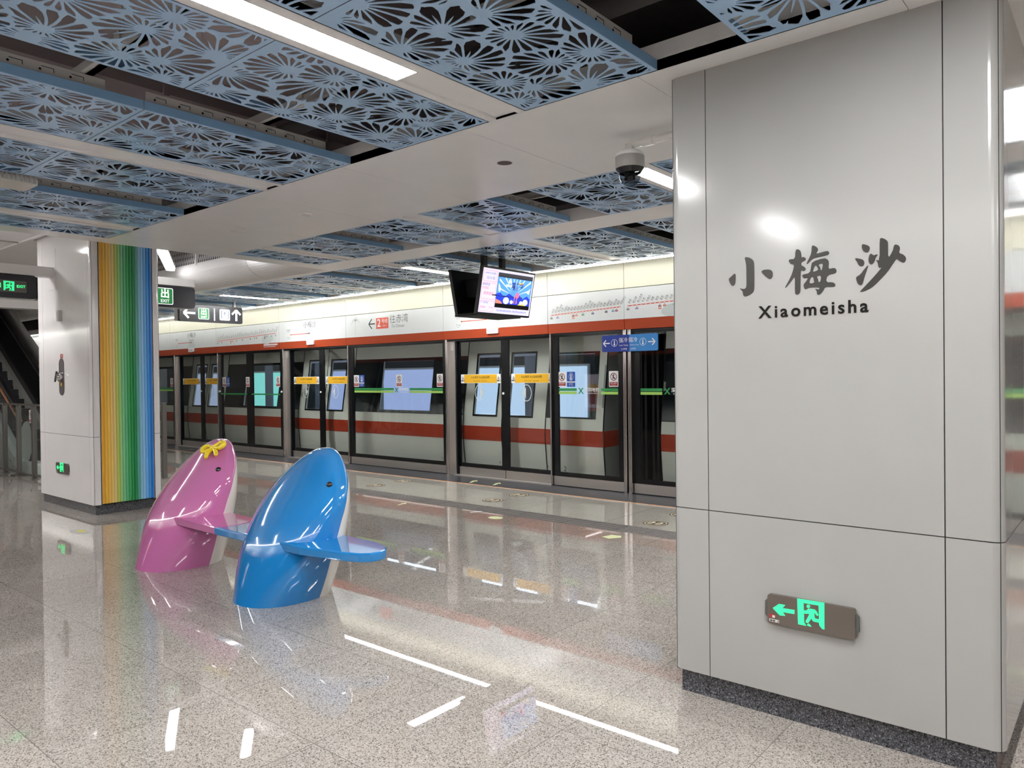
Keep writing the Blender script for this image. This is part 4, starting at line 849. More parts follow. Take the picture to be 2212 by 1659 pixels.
def car(x0, x1, label, doors, endr=True, loc=0):
    t = thing('train_car', label, 'train', ((x0+x1)/2, 10.1, -.9), 'cars of the train')
    wins = []
    for d in doors: wins += [(d-.61, d-.15, .96, 1.9), (d+.11, d+.56, .96, 1.9)]
    mids = [(a+b)/2 for a, b in zip(doors, doors[1:])]
    for m_ in mids: wins.append((m_-.65, m_+.65, .99, 1.85))
    if endr: wins.append((doors[-1]+.95, min(x1-.2, doors[-1]+1.66), .96, 1.87))
    wins = sorted(w_ for w_ in wins if w_[0] > x0 and w_[1] < x1)
    window_hole(x0, x1, wins, -.95, 3.0).build('body_side', TRAINW, t)
    MB().box(x0, x1, 9.4, 11.3, 2.99, 3.02).box(x0, x1, 8.9, 11.4, -.98, -.93).box(x0, x1, 11.35, 11.4, -.95, .78).box(x0, x1, 11.35, 11.4, 1.95, 3).build('body_shell', TRAINW, t)
    MB().box(x0+.02, x1-.02, 8.8, 11.33, -.02, .02).box(x0+.02, x1-.02, 11.28, 11.32, 0, .78).box(x0+.02, x1-.02, 11.28, 11.32, 1.95, 2.5).box(x0+.02, x1-.02, 9.0, 11.3, 2.4, 2.43).build('interior', INTW, t)
    MB().box(x0+.4, x1-.4, 9.6, 9.7, 2.385, 2.4).box(x0+.4, x1-.4, 10.6, 10.7, 2.385, 2.4).build('interior_lamp', INTL, t)
    MB().box(x0+.6, x1-.6, 10.8, 11.25, .4, .46).box(x0+.6, x1-.6, 11.2, 11.27, .46, .76).build('bench', SEATC, t)
    pl = MB(); q = x0+.6
    while q < x1-1: pl.box(q, q+.3, 11.3, 11.36, .78, 1.95); q += 2.285
    pl.build('window_pillar', mat('train_grey', '8b929c', .4), t)
    ends = MB()
    for xe, s in ((x0, 1), (x1, -1)):
        pts = [(ty(z), z) for z in (-.95, -.5, 0, .4, .77, 1.1, 1.7, 2.4, 2.75, 3.0)]+[(11.35, 3.0), (11.35, -.95)]
        ends.prism(pts, xe, xe+s*.03, 'x')
    ends.build('end_wall', mat('train_end', '8e8f8b', .5), t)
    # bands, cut round the doors
    segs = []; a = x0+.002
    for d in doors: segs.append((a, d-.84)); a = d+.83
    segs.append((a, x1-.002)); segs = [s for s in segs if s[1] > s[0]+.01]
    skin(x0+.002, x1-.002, .55, .775, .004).build('red_stripe', TRAINR, t)
    be = MB()
    for xe in (x0, x1): be.box(xe-.0045 if xe == x0 else xe, xe if xe == x0 else xe+.0045, ty(.6)+.01, 11.3, .55, .775)
    be.build('end_stripe', TRAINR, t)
    bands = []
    for a, b in segs:
        inner = [w_ for w_ in wins if w_[0] > a and w_[1] < b]; xs = a
        b2 = b if abs(b-x1) > .1 else b-.12
        if not inner: bands.append(skin(a, b2, .94, 1.9, .004)); continue
        for w_ in inner:
            bands += [skin(xs, w_[0], .94, 1.9, .004), skin(w_[0], w_[1], .94, w_[2], .004), skin(w_[0], w_[1], w_[3], 1.9, .004)]; xs = w_[1]
        bands.append(skin(xs, b2, .94, 1.9, .004))
    join(*bands).build('window_band', TRAINB, t)
    for w_ in wins:
        o = skin(w_[0], w_[1], w_[2], w_[3], -.006).build('window', TGL, t)
    for d in doors:
        fr = []
        for a, b in ((-.61, -.15), (.11, .56)):
            for q in ((a-.03, a, .93, 1.93), (b, b+.03, .93, 1.93), (a, b, .93, .96), (a, b, 1.9, 1.93)): fr.append(skin(d+q[0], d+q[1], q[2], q[3], .007))
        join(*fr).build('door_window_frame', BLACK, t)
        m = MB(); zz = [-.1+.1*i for i in range(24)]
        m.tube([(d-.84, ty(z)-.004, z) for z in zz]+[(d-.82, ty(2.25)-.004, 2.24), (d-.76, ty(2.28)-.004, 2.28), (d+.75, ty(2.28)-.004, 2.28), (d+.81, ty(2.25)-.004, 2.24)]+[(d+.83, ty(z)-.004, z) for z in zz[::-1]], .008, 6)
        m.tube([(d-.02, ty(z)-.003, z) for z in zz], .007, 6); m.build('door_seal', BLACK, t)
    return t
car(-28, -5.66, 'white metro train car with red stripe standing behind the glass screen', [-25.77, -21.2, -16.63, -12.06, -7.49])
car(-4.755, 11.5, 'next white metro train car, behind the panel right of the blue sign', [-2.92, 1.65, 6.22], False)
t = thing('gangway', 'dark folded gangway between the two train cars', 'gangway', (-5.2, 10, -.5)); m = MB()
for k in range(9): m.box(-5.62+k*.095, -5.585+k*.095, 9.15+.04*(k % 2), 11.0, -.3, 2.6)
m.box(-5.65, -4.77, 9.3, 10.9, -.35, 2.5); m.build('bellows', BLACKM, t)

for k, (a, b, c, em, lb) in enumerate(((-21.9, -19.4, '8fe6da', .42, 'teal'), (-18.2, -13.3, 'b4c2ee', .34, 'lavender'), (-12.9, -8.9, 'c6dcf4', .42, 'pale blue'), (-26.5, -23, 'b9c4de', .3, 'grey blue'), (-8.6, -7.2, '9fb0d8', .2, 'dim blue'))):
    t = thing('light_box', f'{lb} lit advertising box on the tunnel wall, seen through the train windows', 'light box', ((a+b)/2, 13.15, .6))
    MB().box(a, b, 13.12, 13.15, .0, 1.76).build('lit_panel', mat('adv_'+lb.replace(' ', '_'), c, .5, emis=em), t); MB().box(a-.05, b+.05, 13.14, 13.19, -.05, 1.81).build('frame', ALU, t)

# ------------------------------------------------------------------ hanging monitors
t = thing('passenger_monitor', 'double passenger information monitor hanging from two black poles', 'monitor', (-5.93, 6.77, 2.99))
def tv(xt, xb, face):
    m = MB(); y0, y1 = 6.285, 7.245; zt, zb = 2.82, 2.28; s = .045*face
    v = []
    for (x, z) in ((xt, zt), (xb, zb)):
        for y in (y0, y1): v += [(x, y, z), (x-s, y, z+.0)]
    m.add(v, [(0, 2, 6, 4), (1, 5, 7, 3), (0, 1, 3, 2), (4, 6, 7, 5), (0, 4, 5, 1), (2, 3, 7, 6)]); return m
tv(-5.66, -5.77, 1).build('monitor_case', SCREENB, t); tv(-6.22, -6.11, -1).build('monitor_case', SCREENB, t)
MB().box(-5.96, -5.9, 6.57, 6.63, 2.7, 3.3).build('hanger_pole', BLACKM, t); MB().box(-5.96, -5.9, 6.9, 6.96, 2.7, 3.3).build('hanger_pole', BLACKM, t)
MB().box(-6.16, -5.72, 6.5, 7.05, 2.5, 2.72).box(-6.12, -5.76, 6.29, 7.07, 2.262, 2.29).build('bracket', BLACKM, t)
# screen image in a tilted frame
sw, sh = .93, .51; u0 = 6.30
ex = Vector((0, 1, 0)); ez = Vector((.11, 0, .54)).normalized(); en = ex.cross(ez)
M0 = Matrix.Translation(Vector((-5.77, u0, 2.28))+ez*.02+en*.001) @ Matrix(((0, ez.x, en.x, 0), (1, ez.y, en.y, 0), (0, ez.z, en.z, 0), (0, 0, 0, 1)))
def scr(name, hexc, em=.42): return mat('lcd_'+name, hexc, .3, emis=em)
SM = [scr('lav', 'd9d5ee'), scr('pink', 'f0a5b0'), scr('sky', '5aa2f2'), scr('deep', '2743d6'), scr('black', '050506', .01), scr('white', 'eaf2ff'), scr('red', 'e8505c'), scr('navy', '26357e'), scr('yellow', 'f2cf55'), scr('coral', 'f58a70'), scr('grey', '3b3b44', .3), scr('magenta', 'f070a8')]
class Scr(Face):
    def __init__(s): Face.__init__(s, 'y', 0)
    def _M(s, u, w, lv, sx=1, sy=1): return M0 @ Matrix.Translation((u, w, lv*.0006)) @ Matrix.Diagonal((sx, sy, 1, 1))
f = Scr(); f.rect(0, sw, 0, sh, 0, 1)
f.rect(.27, .91, .07, .48, 4, 2); f.rect(.27, .91, .44, .48, 10, 3)
f.rect(.275, .905, .12, .43, 2, 3)
for k in range(9):
    a = .3+.33*k; f.poly([(.6, .22), (.6+.45*math.cos(a), .22+.3*math.sin(a) if .22+.3*math.sin(a) < .43 else .43), (.6+.45*math.cos(a+.1), min(.43, .22+.3*math.sin(a+.1)))] if abs(.45*math.cos(a)) < .3 else [(.6, .22), (.6+.29*(1 if math.cos(a) > 0 else -1), min(.42, .22+.29*abs(math.tan(a)))), (.6+.29*(1 if math.cos(a) > 0 else -1), min(.43, .24+.29*abs(math.tan(a))))], 5, 4) if False else None
for k in range(10):
    a = .25+.29*k; c, s_ = math.cos(a), math.sin(a); q = min(.29/abs(c) if c else 9, .2/s_ if s_ > .01 else 9); a2 = a+.06; c2, s2 = math.cos(a2), math.sin(a2); q2 = min(.29/abs(c2), .2/s2)
    f.poly([(.59+.06*c, .225+.06*s_), (.59+q*c, .225+q*s_), (.59+q2*c2, .225+q2*s2)], 5, 4)
f.poly([(.275, .12), (.905, .12), (.905, .2), (.84, .24), (.76, .2), (.68, .25), (.6, .21), (.5, .25), (.42, .2), (.34, .25), (.275, .23)], 3, 5)
f.poly([(.275, .12), (.4, .12), (.36, .15), (.275, .17)], 9, 6); f.poly([(.68, .12), (.82, .12), (.78, .145), (.72, .145)], 8, 6)
for u, w_, r in ((.46, .16, .055), (.82, .16, .05), (.56, .15, .03), (.74, .15, .03)): f.poly(circ(u, w_, r, 12, r*.75), 5, 6)
f.poly([(.29, .36), (.34, .3), (.33, .25), (.3, .27)], 5, 5); f.poly([(.89, .34), (.82, .28), (.87, .26)], 5, 5)
f.disc(.655, .235, .035, 11, 7); f.poly([(.6, .135), (.615, .135), (.612, .2), (.603, .2)], 9, 7); f.poly([(.64, .135), (.66, .135), (.652, .21), (.645, .21)], 9, 7); f.disc(.608, .21, .012, 9, 7); f.disc(.649, .215, .012, 9, 7)
f.poly(rrect(.42, .54, .325, .352, .008), 5, 7); f.txt('深圳文旅夏日', .48, .338, .019, 7, 8); f.txt('夏日', .6, .31, .05, 7, 8, bold=.02); f.txt('嘉年华', .64, .345, .075, 7, 8, bold=.02); f.rect(.66, .74, .365, .39, 8, 7, .006); f.disc(.49, .39, .026, 5, 7); f.txt('"', .49, .385, .05, 7, 8)
for a, b in ((.36, .49), (.155, .345), (.015, .14)): f.rect(.012, .255, a, b, 1, 2, .012); f.rect(.018, .249, a+.006, b-.006, 0, 3, .009)
f.txt('2024年7月15日 星期一', .135, .455, .021, 7, 4); f.txt('12:11:15', .14, .4, .042, 7, 4); f.txt('本班开往', .08, .322, .032, 7, 4); f.txt('赤湾站', .075, .282, .034, 6, 4); f.txt('即将进站', .14, .22, .044, 6, 4); f.txt('下一班开往', .085, .115, .026, 7, 4); f.txt('赤湾站', .07, .06, .03, 6, 4); f.txt('7分钟', .205, .06, .026, 6, 4); f.txt('请主动配合做好安全检查, 共享文明安全的乘车环境', .59, .035, .0245, 3, 4)
f.build('lit_screen', SM, t)

# ------------------------------------------------------------------ dome camera
cx, cy = -2.318, 3.9
t = thing('dome_camera', 'white dome security camera on an arm beside the big pillar', 'camera', (cx, cy, 2.8))
MB().lathe([(0, 2.895), (.06, 2.895), (.082, 2.88), (.085, 2.87), (.085, 2.862)], cx, cy).build('top_cap', WHITE, t)
MB().lathe([(.0845, 2.862), (.087, 2.86), (.087, 2.795), (.084, 2.79)], cx, cy).build('camera_body', mat('camera_grey', 'a9a6a3', .4), t)
MB().lathe([(.085, 2.79), (.067, 2.765), (.064, 2.762)], cx, cy).build('collar', BLACK, t)
MB().lathe([(.064, 2.765)]+[(.064*math.cos(a), 2.755-.072*math.sin(a)) for a in [PI/2*k/12 for k in range(13)]], cx, cy).build('dome_glass', glass('dome_glass', (.6, .62, .64), 1.6), t)
MB().cyl((cx, cy, 2.765), (cx, cy, 2.725), .034, .03).cyl((cx+.02, cy-.03, 2.735), (cx+.035, cy-.055, 2.715), .017).build('lens_module', BLACKM, t)
MB().cyl((cx, cy, 2.93), (-1.74, cy, 2.93), .021).cyl((cx+.09, cy, 2.93), (cx+.16, cy, 2.93), .027).cyl((cx, cy, 2.885), (cx, cy, 2.935), .028).cyl((-1.76, cy, 2.93), (-1.741, cy, 2.93), .05).build('mounting_arm', mat('arm_white', 'e2e0dc', .35), t)

# ------------------------------------------------------------------ whale stools
WP = dict(H=1.028, pw=4.2788, g=2.5301, yc=[3.0411, 3.1011, 3.1856, 3.2998, 3.4321], b=[.3465, .3257, .2832, .1972, .1636], a=[.295, .3943, .431, .4315, .2764], ex=2.1959)
def nspl(v, t):
    k = np.linspace(0, 1, 5); v = np.array(v); n = 5; A = np.zeros((n, n)); r = np.zeros(n); h = np.diff(k); A[0, 0] = A[-1, -1] = 1
    for i in range(1, n-1): A[i, i-1] = h[i-1]; A[i, i] = 2*(h[i-1]+h[i]); A[i, i+1] = h[i]; r[i] = 6*((v[i+1]-v[i])/h[i]-(v[i]-v[i-1])/h[i-1])
    m = np.linalg.solve(A, r); j = np.clip(np.searchsorted(k, t)-1, 0, n-2); d = t-k[j]; hh = h[j]
    return v[j]+d*((v[j+1]-v[j])/hh-hh*(2*m[j]+m[j+1])/6)+d*d*m[j]/2+d**3*(m[j+1]-m[j])/(6*hh)
def wsec(t, th):
    cap = max(0, 1-t**WP['pw'])**(1/WP['g']); e = 2/WP['ex']; T_ = np.array([t])
    a = float(nspl(WP['a'], T_)[0])*cap; b = float(nspl(WP['b'], T_)[0])*cap; yc = float(nspl(WP['yc'], T_)[0])
    c, s = math.cos(th), math.sin(th); return Vector((a*math.copysign(abs(c)**e, c), yc+b*math.copysign(abs(s)**e, s), t*WP['H']))
def yb(z):
    K = [(0, 3.15), (.25, 3.165), (.41, 3.205), (.55, 3.25), (.73, 3.325), (.865, 3.415), (1.03, 3.53)]
    for (a, ya), (b, yb_) in zip(K, K[1:]):
        if z <= b: return ya+(yb_-ya)*(z-a)/(b-a)
    return K[-1][1]
def whale(cx, dy, main, label, flips, bow=None):
    t = thing('whale_stool', label, 'stool', (cx, 3.05+dy, 0), 'whale shaped stools')
    NT, NA = 70, 96; ts = [1-(i/(NT-1))**1.8 for i in range(NT)]
    # back and belly meet on a line found on every level
    for part, m_, sgn in (('back', main, -1), ('belly', mat('whale_white', 'e9e6e0', .12, coat=1.), 1)):
        rows_ = []
        for tt in ts:
            # angle where y = yb(z) on the +x side
            z = tt*WP['H']; lo, hi = -PI/2, PI/2
            for _ in range(30):
                mid = (lo+hi)/2
                if wsec(tt, mid).y < yb(z): lo = mid
                else: hi = mid
            th0 = (lo+hi)/2
            th0 = min(th0, PI/2-.04) if tt < .999 else th0
            n = NA//2
            if sgn < 0: angs = [-PI/2-(PI/2+th0)+(2*(PI/2+th0))*k/n for k in range(n+1)]     # through -pi/2
            else: angs = [th0+(PI-2*th0)*k/n for k in range(n+1)]
            rows_.append([wsec(tt, a) for a in angs])
        m = MB(); n = len(rows_[0]); v = [(p.x+cx, p.y+dy, p.z) for R in rows_ for p in R]
        # rows go from the top down, angles counter-clockwise
        m.add(v, [(i*n+k, (i+1)*n+k, (i+1)*n+k+1, i*n+k+1) for i in range(NT-1) for k in range(n-1)], 0, True)
        m.build(part, m_, t)
    for e in (1,):
        px = None
        best = min(((wsec(.775, a), a) for a in [math.radians(q) for q in range(-60, 20)]), key=lambda q: abs(q[0].x-.315)); p = best[0]
        nrm = Vector((.52, -.5, .68)).normalized()
        q = MB(); c0 = Vector((p.x*e+cx, p.y+dy, p.z)); N_ = Vector((nrm.x*e, nrm.y, nrm.z))
        v = []; n1, n2 = 14, 8; A = N_.cross(Vector((0, 0, 1))).normalized(); B = N_.cross(A)
        for i in range(n2+1):
            ph = PI/2*i/n2
            for k in range(n1): v.append(c0+N_*(-.004+.02*math.sin(ph))+(A*math.cos(2*PI*k/n1)+B*math.sin(2*PI*k/n1))*.024*math.cos(ph))
        q.add(v, [(i*n1+k, i*n1+(k+1) % n1, (i+1)*n1+(k+1) % n1, (i+1)*n1+k)[::-1] for i in range(n2) for k in range(n1)], 0, True); q.build('eye', mat('eye_black', '060606', .06, coat=1.), t)
    for pts, mm, nm in flips:
        o = MB().prism(pts, .372, .432).build(nm, mm, t); bv = o.modifiers.new('bevel', 'BEVEL'); bv.width = .012; bv.segments = 3; bv.limit_method = 'ANGLE'; bv.angle_limit = .9
    return t
WB = mat('whale_blue', '1f7fc4', .1, coat=1.); WPK = mat('whale_pink', 'cc76ad', .1, coat=1.)
def tipped(x0, x1, y0, y1, r, flip=1, n=8):
    """seat from x0 (body) to the rounded tip x1"""
    s = 1 if x1 > x0 else -1; pts = [(x0, y0)]
    for k in range(n+1): a = -PI/2+PI/2*k/n; pts.append((x1-s*r+s*r*math.cos(a), y0+r+r*math.sin(a)))
    for k in range(n+1): a = PI/2*k/n; pts.append((x1-s*r*1.2+s*r*1.2*math.cos(a), y1-r*.9+r*.9*math.sin(a)))
    pts.append((x0, y1)); return pts
BX, PX = -4.719, -6.249
arc = [(-5.385, 2.875), (-5.33, 2.91), (-5.312, 2.97), (-5.305, 3.05), (-5.325, 3.13), (-5.37, 3.21), (-5.43, 3.27)]
pinkseat = [(-6.3, 2.88), ]+arc+[(-6.3, 3.3)]
blueseat = [(-4.75, 2.885)]+[arc[0]]+arc[1:]+[(-4.75, 3.3)]
blueseat = [(-4.75, 3.3), (-4.75, 2.88)]+[(x+.0015, y) for x, y in arc]
right = [(-4.75, 2.88), (-4.28, 2.885), (-3.93, 2.955), (-3.80, 3.0), (-3.745, 3.05), (-3.725, 3.12), (-3.745, 3.18), (-3.80, 3.235), (-3.92, 3.285), (-4.05, 3.30), (-4.75, 3.30)]
whale(BX, 0, WB, 'glossy blue whale-shaped stool with a flipper seat on each side', [(blueseat, WB, 'flipper_seat'), (right, WB, 'flipper_seat')])
wp = whale(PX, -.008, WPK, 'glossy pink whale-shaped stool with a yellow bow', [(pinkseat, WPK, 'flipper_seat')])
# bow
bc = Vector((-6.098, 3.270, .940)); bn = Vector((.2, -.62, .76)).normalized(); bx_ = Vector((.80, .58, .26)); bx_ = (bx_-bn*bx_.dot(bn)).normalized(); by_ = bn.cross(bx_)
def bp_(x, y, h=0): return bc+bx_*x*1.0+by_*(y*1.1)+bn*(.012+h)
m = MB()
for s in (-1, 1):
    L = []
    for k in range(20):
        a = 2*PI*k/20; L.append(bp_(s*(.05+.047*math.cos(a)), .02+.03*math.sin(a)*(1.15 if math.cos(a) > 0 else .7)+.004*math.cos(a)*1.0, .01))
    m.tube(L, [.0155+.009*max(0, math.cos(2*PI*k/20)) for k in range(20)], 10, closed=True, nrm=bn)
    m.tube([bp_(s*.008, 0, .01), bp_(s*.02, -.02, .012), bp_(s*.04, -.045, .01), bp_(s*.045, -.07, .006), bp_(s*.044, -.085, .002)], [.012, .016, .019, .019, .013], 10, nrm=bn)
m.tube([bp_(-.016, .004, .012), bp_(0, .006, .02), bp_(.016, .004, .012)], [.013, .017, .013], 10, nrm=bn)
o = m.build('bow', mat('bow_yellow', 'f6dc1c', .12, coat=1.), wp)

# ------------------------------------------------------------------ floor markings
def decal(name, lab, mk, cat='floor marking', grp=None, mats=None):
    m = MB(); mk(m); return tag(m.build(name, mats), lab, cat, grp)
STKB = mat('sticker_brown', '6a5d50', .6, spec=.1); STKB.node_tree.nodes['Principled BSDF'].inputs['IOR'].default_value = 1.12; STKW = mat('sticker_cream', 'd9d2bd', .5, spec=.1); STKY = mat('sticker_glow', 'dfe3b0', .5)
def flat(m, pts, z, mi):
    n = len(pts); A = sum(pts[i][0]*pts[(i+1) % n][1]-pts[(i+1) % n][0]*pts[i][1] for i in range(n))
    if A < 0: pts = pts[::-1]
    m.add([(p[0], p[1], z) for p in pts], [tuple(range(n))], mi)
def round_mark(cx, cy):
    def mk(m):
        m.prism(circ(cx, cy, .135, 32), 0, .0012, mi=0)
        o = circ(cx, cy, .118, 32); i = circ(cx, cy, .108, 32); m.add([(p[0], p[1], .0016) for p in o+i], [(k, (k+1) % 32, 32+(k+1) % 32, 32+k) for k in range(32)], 1)
        for k in (-1, 1):
            L = [(cx+k*.045-.03, cy-.06), (cx+k*.045-.03, cy+.03), (cx+k*.045, cy+.07), (cx+k*.045+.03, cy+.03), (cx+k*.045+.02, cy-.06)]; flat(m, [(x_, y_) for x_, y_ in L], .0017, 1)
            flat(m, [(cx+k*.045-.012, cy-.045), (cx+k*.045-.012, cy+.02), (cx+k*.045+.006, cy+.02), (cx+k*.045+.006, cy-.045)], .002, 0)
    return mk
for k, (x, y) in enumerate(((-8.43, 7.507), (-8.423, 6.976), (-6.18, 6.991), (-6.175, 7.506), (-3.843, 6.916), (-3.843, 7.5))):
    decal('floor_sticker', 'round brown floor sticker, ' + ['left group, nearer the doors', 'left group, nearer the tactile strip', 'middle pair, nearer the tactile strip', 'middle pair, nearer the doors', 'beside the big pillar', 'at the big pillar edge, nearer the doors'][k], round_mark(x, y), grp='round floor stickers', mats=[STKB, STKW])
def arrow_floor(cx, cy, ang, s=1.):
    def mk(m):
        P = [(-.13, -.02), (.02, -.02), (.02, -.06), (.13, 0), (.02, .06), (.02, .02), (-.13, .02)]; c, n = math.cos(ang), math.sin(ang)
        flat(m, [(cx+(x*c-y*n)*s, cy+(x*n+y*c)*s) for x, y in P], .002, 0)
    return mk
for k, (x, y, a, s) in enumerate(((-7.53, 8.09, PI/2+.35, 1), (-7.08, 8.1, PI/2+.35, 1), (-16.2, 8.1, PI/2, 1), (-15.6, 8.1, PI/2, 1), (-6.905, 6.13, PI/2+.2, .7))):
    decal('floor_arrow', 'pale arrow on the ' + ['dark floor edge, left of the pair under the near doors', 'dark floor edge, right of the pair under the near doors', 'dark floor edge by the far doors, left one', 'dark floor edge by the far doors, right one', 'pink floor strip behind the blue whale'][k], arrow_floor(x, y, a, s), grp='pale floor arrows', mats=[STKY])
decal('floor_marker', 'pale oval marker on the pink floor strip in front of the near doors', lambda m: flat(m, circ(-5.39, 6.14, .09, 24, .07), .002, 0), mats=[STKY])
decal('floor_marker', 'pale notched marker on the floor left of the big pillar', lambda m: flat(m, [(-3.93, 6.02), (-3.83, 5.99), (-3.76, 6.09), (-3.8, 6.17), (-3.9, 6.15)], .002, 0), mats=[STKY])
decal('floor_marker', 'thin white dash on the pink floor strip', lambda m: flat(m, [(-5.86, 6.22), (-5.82, 6.21), (-5.74, 6.33), (-5.79, 6.33)], .002, 0), mats=[WHITE])
def m5(m):
    m.prism([(x*.14-8.36, y*.085+3.03) for x, y in ((-1, -.5), (-.6, -1), (.6, -1), (1, -.5), (1, .5), (.6, 1), (-.6, 1), (-1, .5))], 0, .0015, mi=0); flat(m, [(-8.45, 3.0), (-8.36, 3.0), (-8.36, 2.975), (-8.29, 3.03), (-8.36, 3.085), (-8.36, 3.06), (-8.45, 3.06)], .002, 1)
decal('floor_marker', 'small grey plate with yellow arrow on the floor before the striped pillar', m5, mats=[ALU, mat('glow_yellow', 'd9cf62', .5)])
decal('floor_caption', 'faint grey caption on the dark floor edge under the near doors', lambda m: [flat(m, [(-6.72+k*.05, 8.11), (-6.69+k*.05, 8.11), (-6.68+k*.05, 8.16), (-6.71+k*.05, 8.16)], .002, 0) for k in range(8)], mats=[mat('faint_grey', '6d7078', .5)])

# ------------------------------------------------------------------ escalator and railings
ES = mat('escalator_black', '100e12', .15); ESM = mat('escalator_steel', 'dddbd9', .25, .15)
t = thing('escalator', 'escalator rising to the left behind the striped pillar', 'escalator', (-15, 4.8, 0))
sl = math.tan(math.radians(30))
def inc(x): return 0 if x > -14.7 else (-14.7-x)*sl
def rail_line(y, h, r, n=40):
    P = []
    for k in range(14): a = PI/2+PI*k/13; P.append((-14.15-.33*math.cos(a)*-1 if False else -14.45+.33*math.cos(PI/2-PI*k/13)*1.0, y, .56+.37*math.sin(PI/2-PI*k/13) if True else 0))
    P = [( -14.45+.30*math.sin(PI*k/13), y, .56+.38*math.cos(PI*k/13)) for k in range(14)][::-1]
    x = -14.6
    while x > -21: P.append((x, y, h+inc(x))); x -= .3
    return P
for y in (4.42, 5.12):
    MB().tube(rail_line(y, .945, 0), .035, 10).build('handrail', mat('rubber', '141318', .3), t)
    m = MB(); xs_ = [-14.25, -14.5, -14.9, -16, -18, -20.5]
    m.prism([(x, .06+inc(x)) for x in xs_]+[(x, .9+inc(x)) for x in xs_[::-1]], y-.012, y+.012, 'y'); m.build('balustrade', ES if y > 5 else GLASSC, t)
    m = MB(); m.prism([(x, -.0+inc(x)) for x in xs_]+[(x, .16+inc(x)) for x in xs_[::-1]], y-.09, y+.09, 'y'); m.prism(rrect(-14.4, -13.75, 0, .22, .05), y-.1, y+.1, 'y'); m.build('skirt', ESM, t)
    MB().prism(circ(-14.42, .55, .34, 32), y-.02, y+.02, 'y').build('newel', ESM, t)
MB().tube([(x, 4.36, .9+inc(x)) for x in (-14.55, -14.7, -16, -18, -20.5)], .018, 8).build('amber_reflection', mat('reflected_amber', 'c98a62', .3), t)  # orange reflection along the near handrail, painted as a coloured tube
st = MB()
for k in range(22): x = -14.7-k*.32; st.box(x-.32, x, 4.5, 5.04, inc(x)-.25, inc(x)+.12+0)
st.build('steps', mat('step_dark', '39383b', .4, .5), t)
MB().box(-14.6, -13.3, 4.45, 5.1, 0, .02).build('comb_plate', ESM, t)
m = MB(); xs_ = [-13.2, -16, -20.5]
m.prism([(x, .45+(-14.3-x)*.576) for x in xs_[1:]]+[(x, .8+(-14.3-x)*.576) for x in xs_[:0:-1]], 5.3, 5.36, 'y'); m.build('outer_rail', ALU, t)
m = MB(); m.prism([(x, .2+inc(x)) for x in (-14.5, -16, -20.5)]+[(-20.5, 4.02), (-14.3, .43)], 5.2, 5.24, 'y'); m.build('dark_cladding', ES, t)
tag(MB().box(-13.25, -13.0, 5.3, 5.55, 2.1, 2.55).build('floor_display', CEILW), 'white vertical bar beside the escalator soffit', 'panel') if False else None
def railing(pts, lab, sticker=False):
    t = thing('glass_railing', lab, 'railing', (pts[0][0], pts[0][1], 0))
    for (a, b) in zip(pts, pts[1:]):
        d = Vector((b[0]-a[0], b[1]-a[1], 0)); L = d.length; M = Matrix.Translation((a[0], a[1], 0)) @ Matrix.Rotation(math.atan2(d.y, d.x), 4, 'Z')
        m = MB().box(.04, L-.04, -.005, .005, .08, 1.14); m.v = [tuple(M @ Vector(v)) for v in m.v]; m.build('glass_pane', GLASSC, t)
        m = MB().box(0, L, -.025, .025, 1.17, 1.2).box(.02, L-.02, -.02, .02, .05, .08); m.v = [tuple(M @ Vector(v)) for v in m.v]; m.build('top_rail', mat('rail_grey', '7d7975', .35, .7), t)
    for p in pts: MB().box(p[0]-.035, p[0]+.035, p[1]-.03, p[1]+.03, 0, 1.2).box(p[0]-.06, p[0]+.06, p[1]-.05, p[1]+.05, 0, .012).build('post', mat('rail_grey', '7d7975', .35, .7), t)
    return t
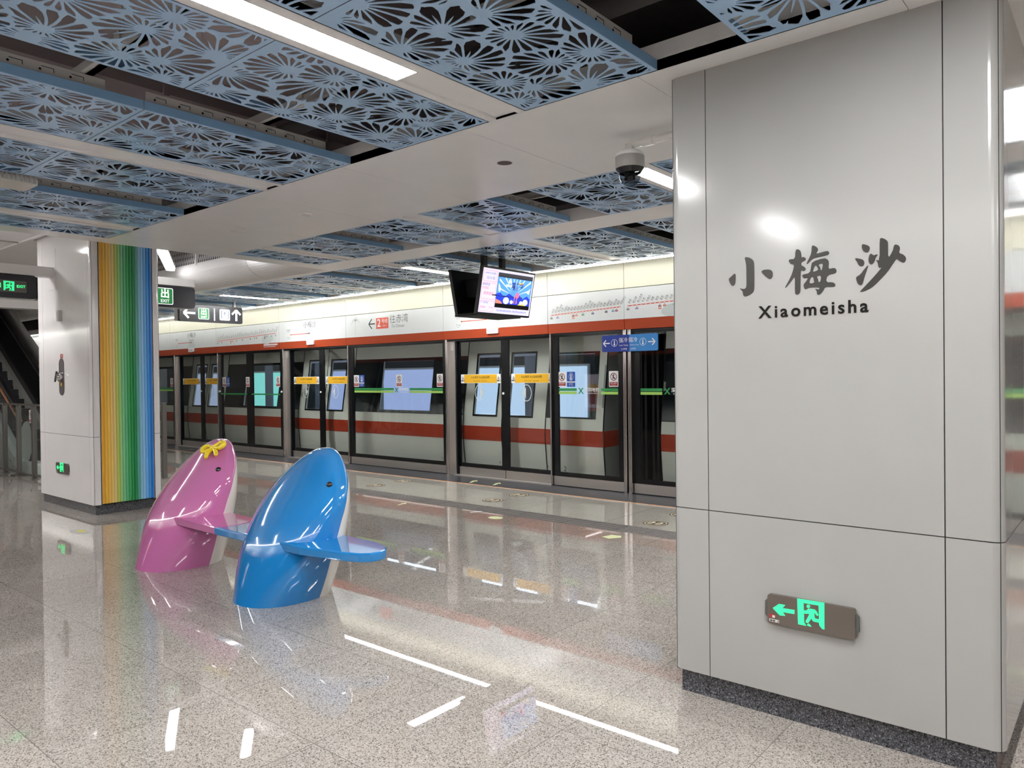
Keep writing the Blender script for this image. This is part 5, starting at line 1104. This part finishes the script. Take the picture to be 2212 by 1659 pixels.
rl = railing([(-15.6, 4.2), (-14.85, 4.2), (-14.16, 4.2), (-13.45, 4.2), (-12.7, 4.2)], 'glass and steel railing before the escalator, left of the striped pillar')
f = Face('y', 4.19, .002); no_sign(f, -13.4+.05-.2, 1.0, 1.); f.build('prohibition_sticker', SMAT, rl)
railing([(-13.2, 5.5), (-12.5, 5.5), (-11.8, 5.5)], 'glass and steel railing seen right of the striped pillar')
tag(MB().box(-17.5, -15.65, 3.85, 4.1, 0, 1.1).build('low_wall', mat('low_wall', '8c8786', .4)), 'grey low wall panel at the left picture edge', 'wall panel')

# ------------------------------------------------------------------ opposite side behind the viewer and ends
struct(MB().box(-28, 12, -1.75, -1.7, 2.284, 3.4).box(-28, 12, -1.74, -1.68, 2.15, 2.284, 1).box(-28, 12, -1.76, -1.72, 0, 2.15, 2).build('wall_front', [FASW, FRED, mat('dark_glass', '171b1d', .08)]))
struct(MB().box(-28, 12, -1.9, -1.76, -.2, 4.1).build('wall_front', DARKGAP))
for k, (a, b, cc) in enumerate(((-13.11, -12.95, ('9fc4c8', 'e0d8d8')), (-12.74, -12.25, ('d8cfe0', 'e8c070')))):
    f = Face('y', -1.715); M_ = mat('poster_'+str(k), cc[0], .5, emis=.9); M2 = mat('poster2_'+str(k), cc[1], .5, emis=.9); M3 = mat('poster3_'+str(k), 'b8606a' if k else 'd07f70', .5, emis=.7)
    m = MB().box(a, b, -1.715, -1.70, .49, 1.6).box(a+.02, b-.02, -1.70, -1.699, .9, 1.3, 1).box(a, b, -1.70, -1.699, .49, .6, 2).box(a+(b-a)*.3, b-(b-a)*.2, -1.699, -1.698, .7, 1.15, 2)
    tag(m.build('light_box', [M_, M2, M3]), ['narrow', 'wide'][k]+' pastel poster light box on the opposite side, seen mirrored in the glass', 'poster')
sslab('wall_left', -28.1, -28, -1.9, 13.2, -1.2, 4.3, mat('end_wall', 'bdbab6', .6)); sslab('wall_right', 12, 12.1, -1.9, 13.2, -1.2, 4.3, mat('end_wall', 'bdbab6', .6))
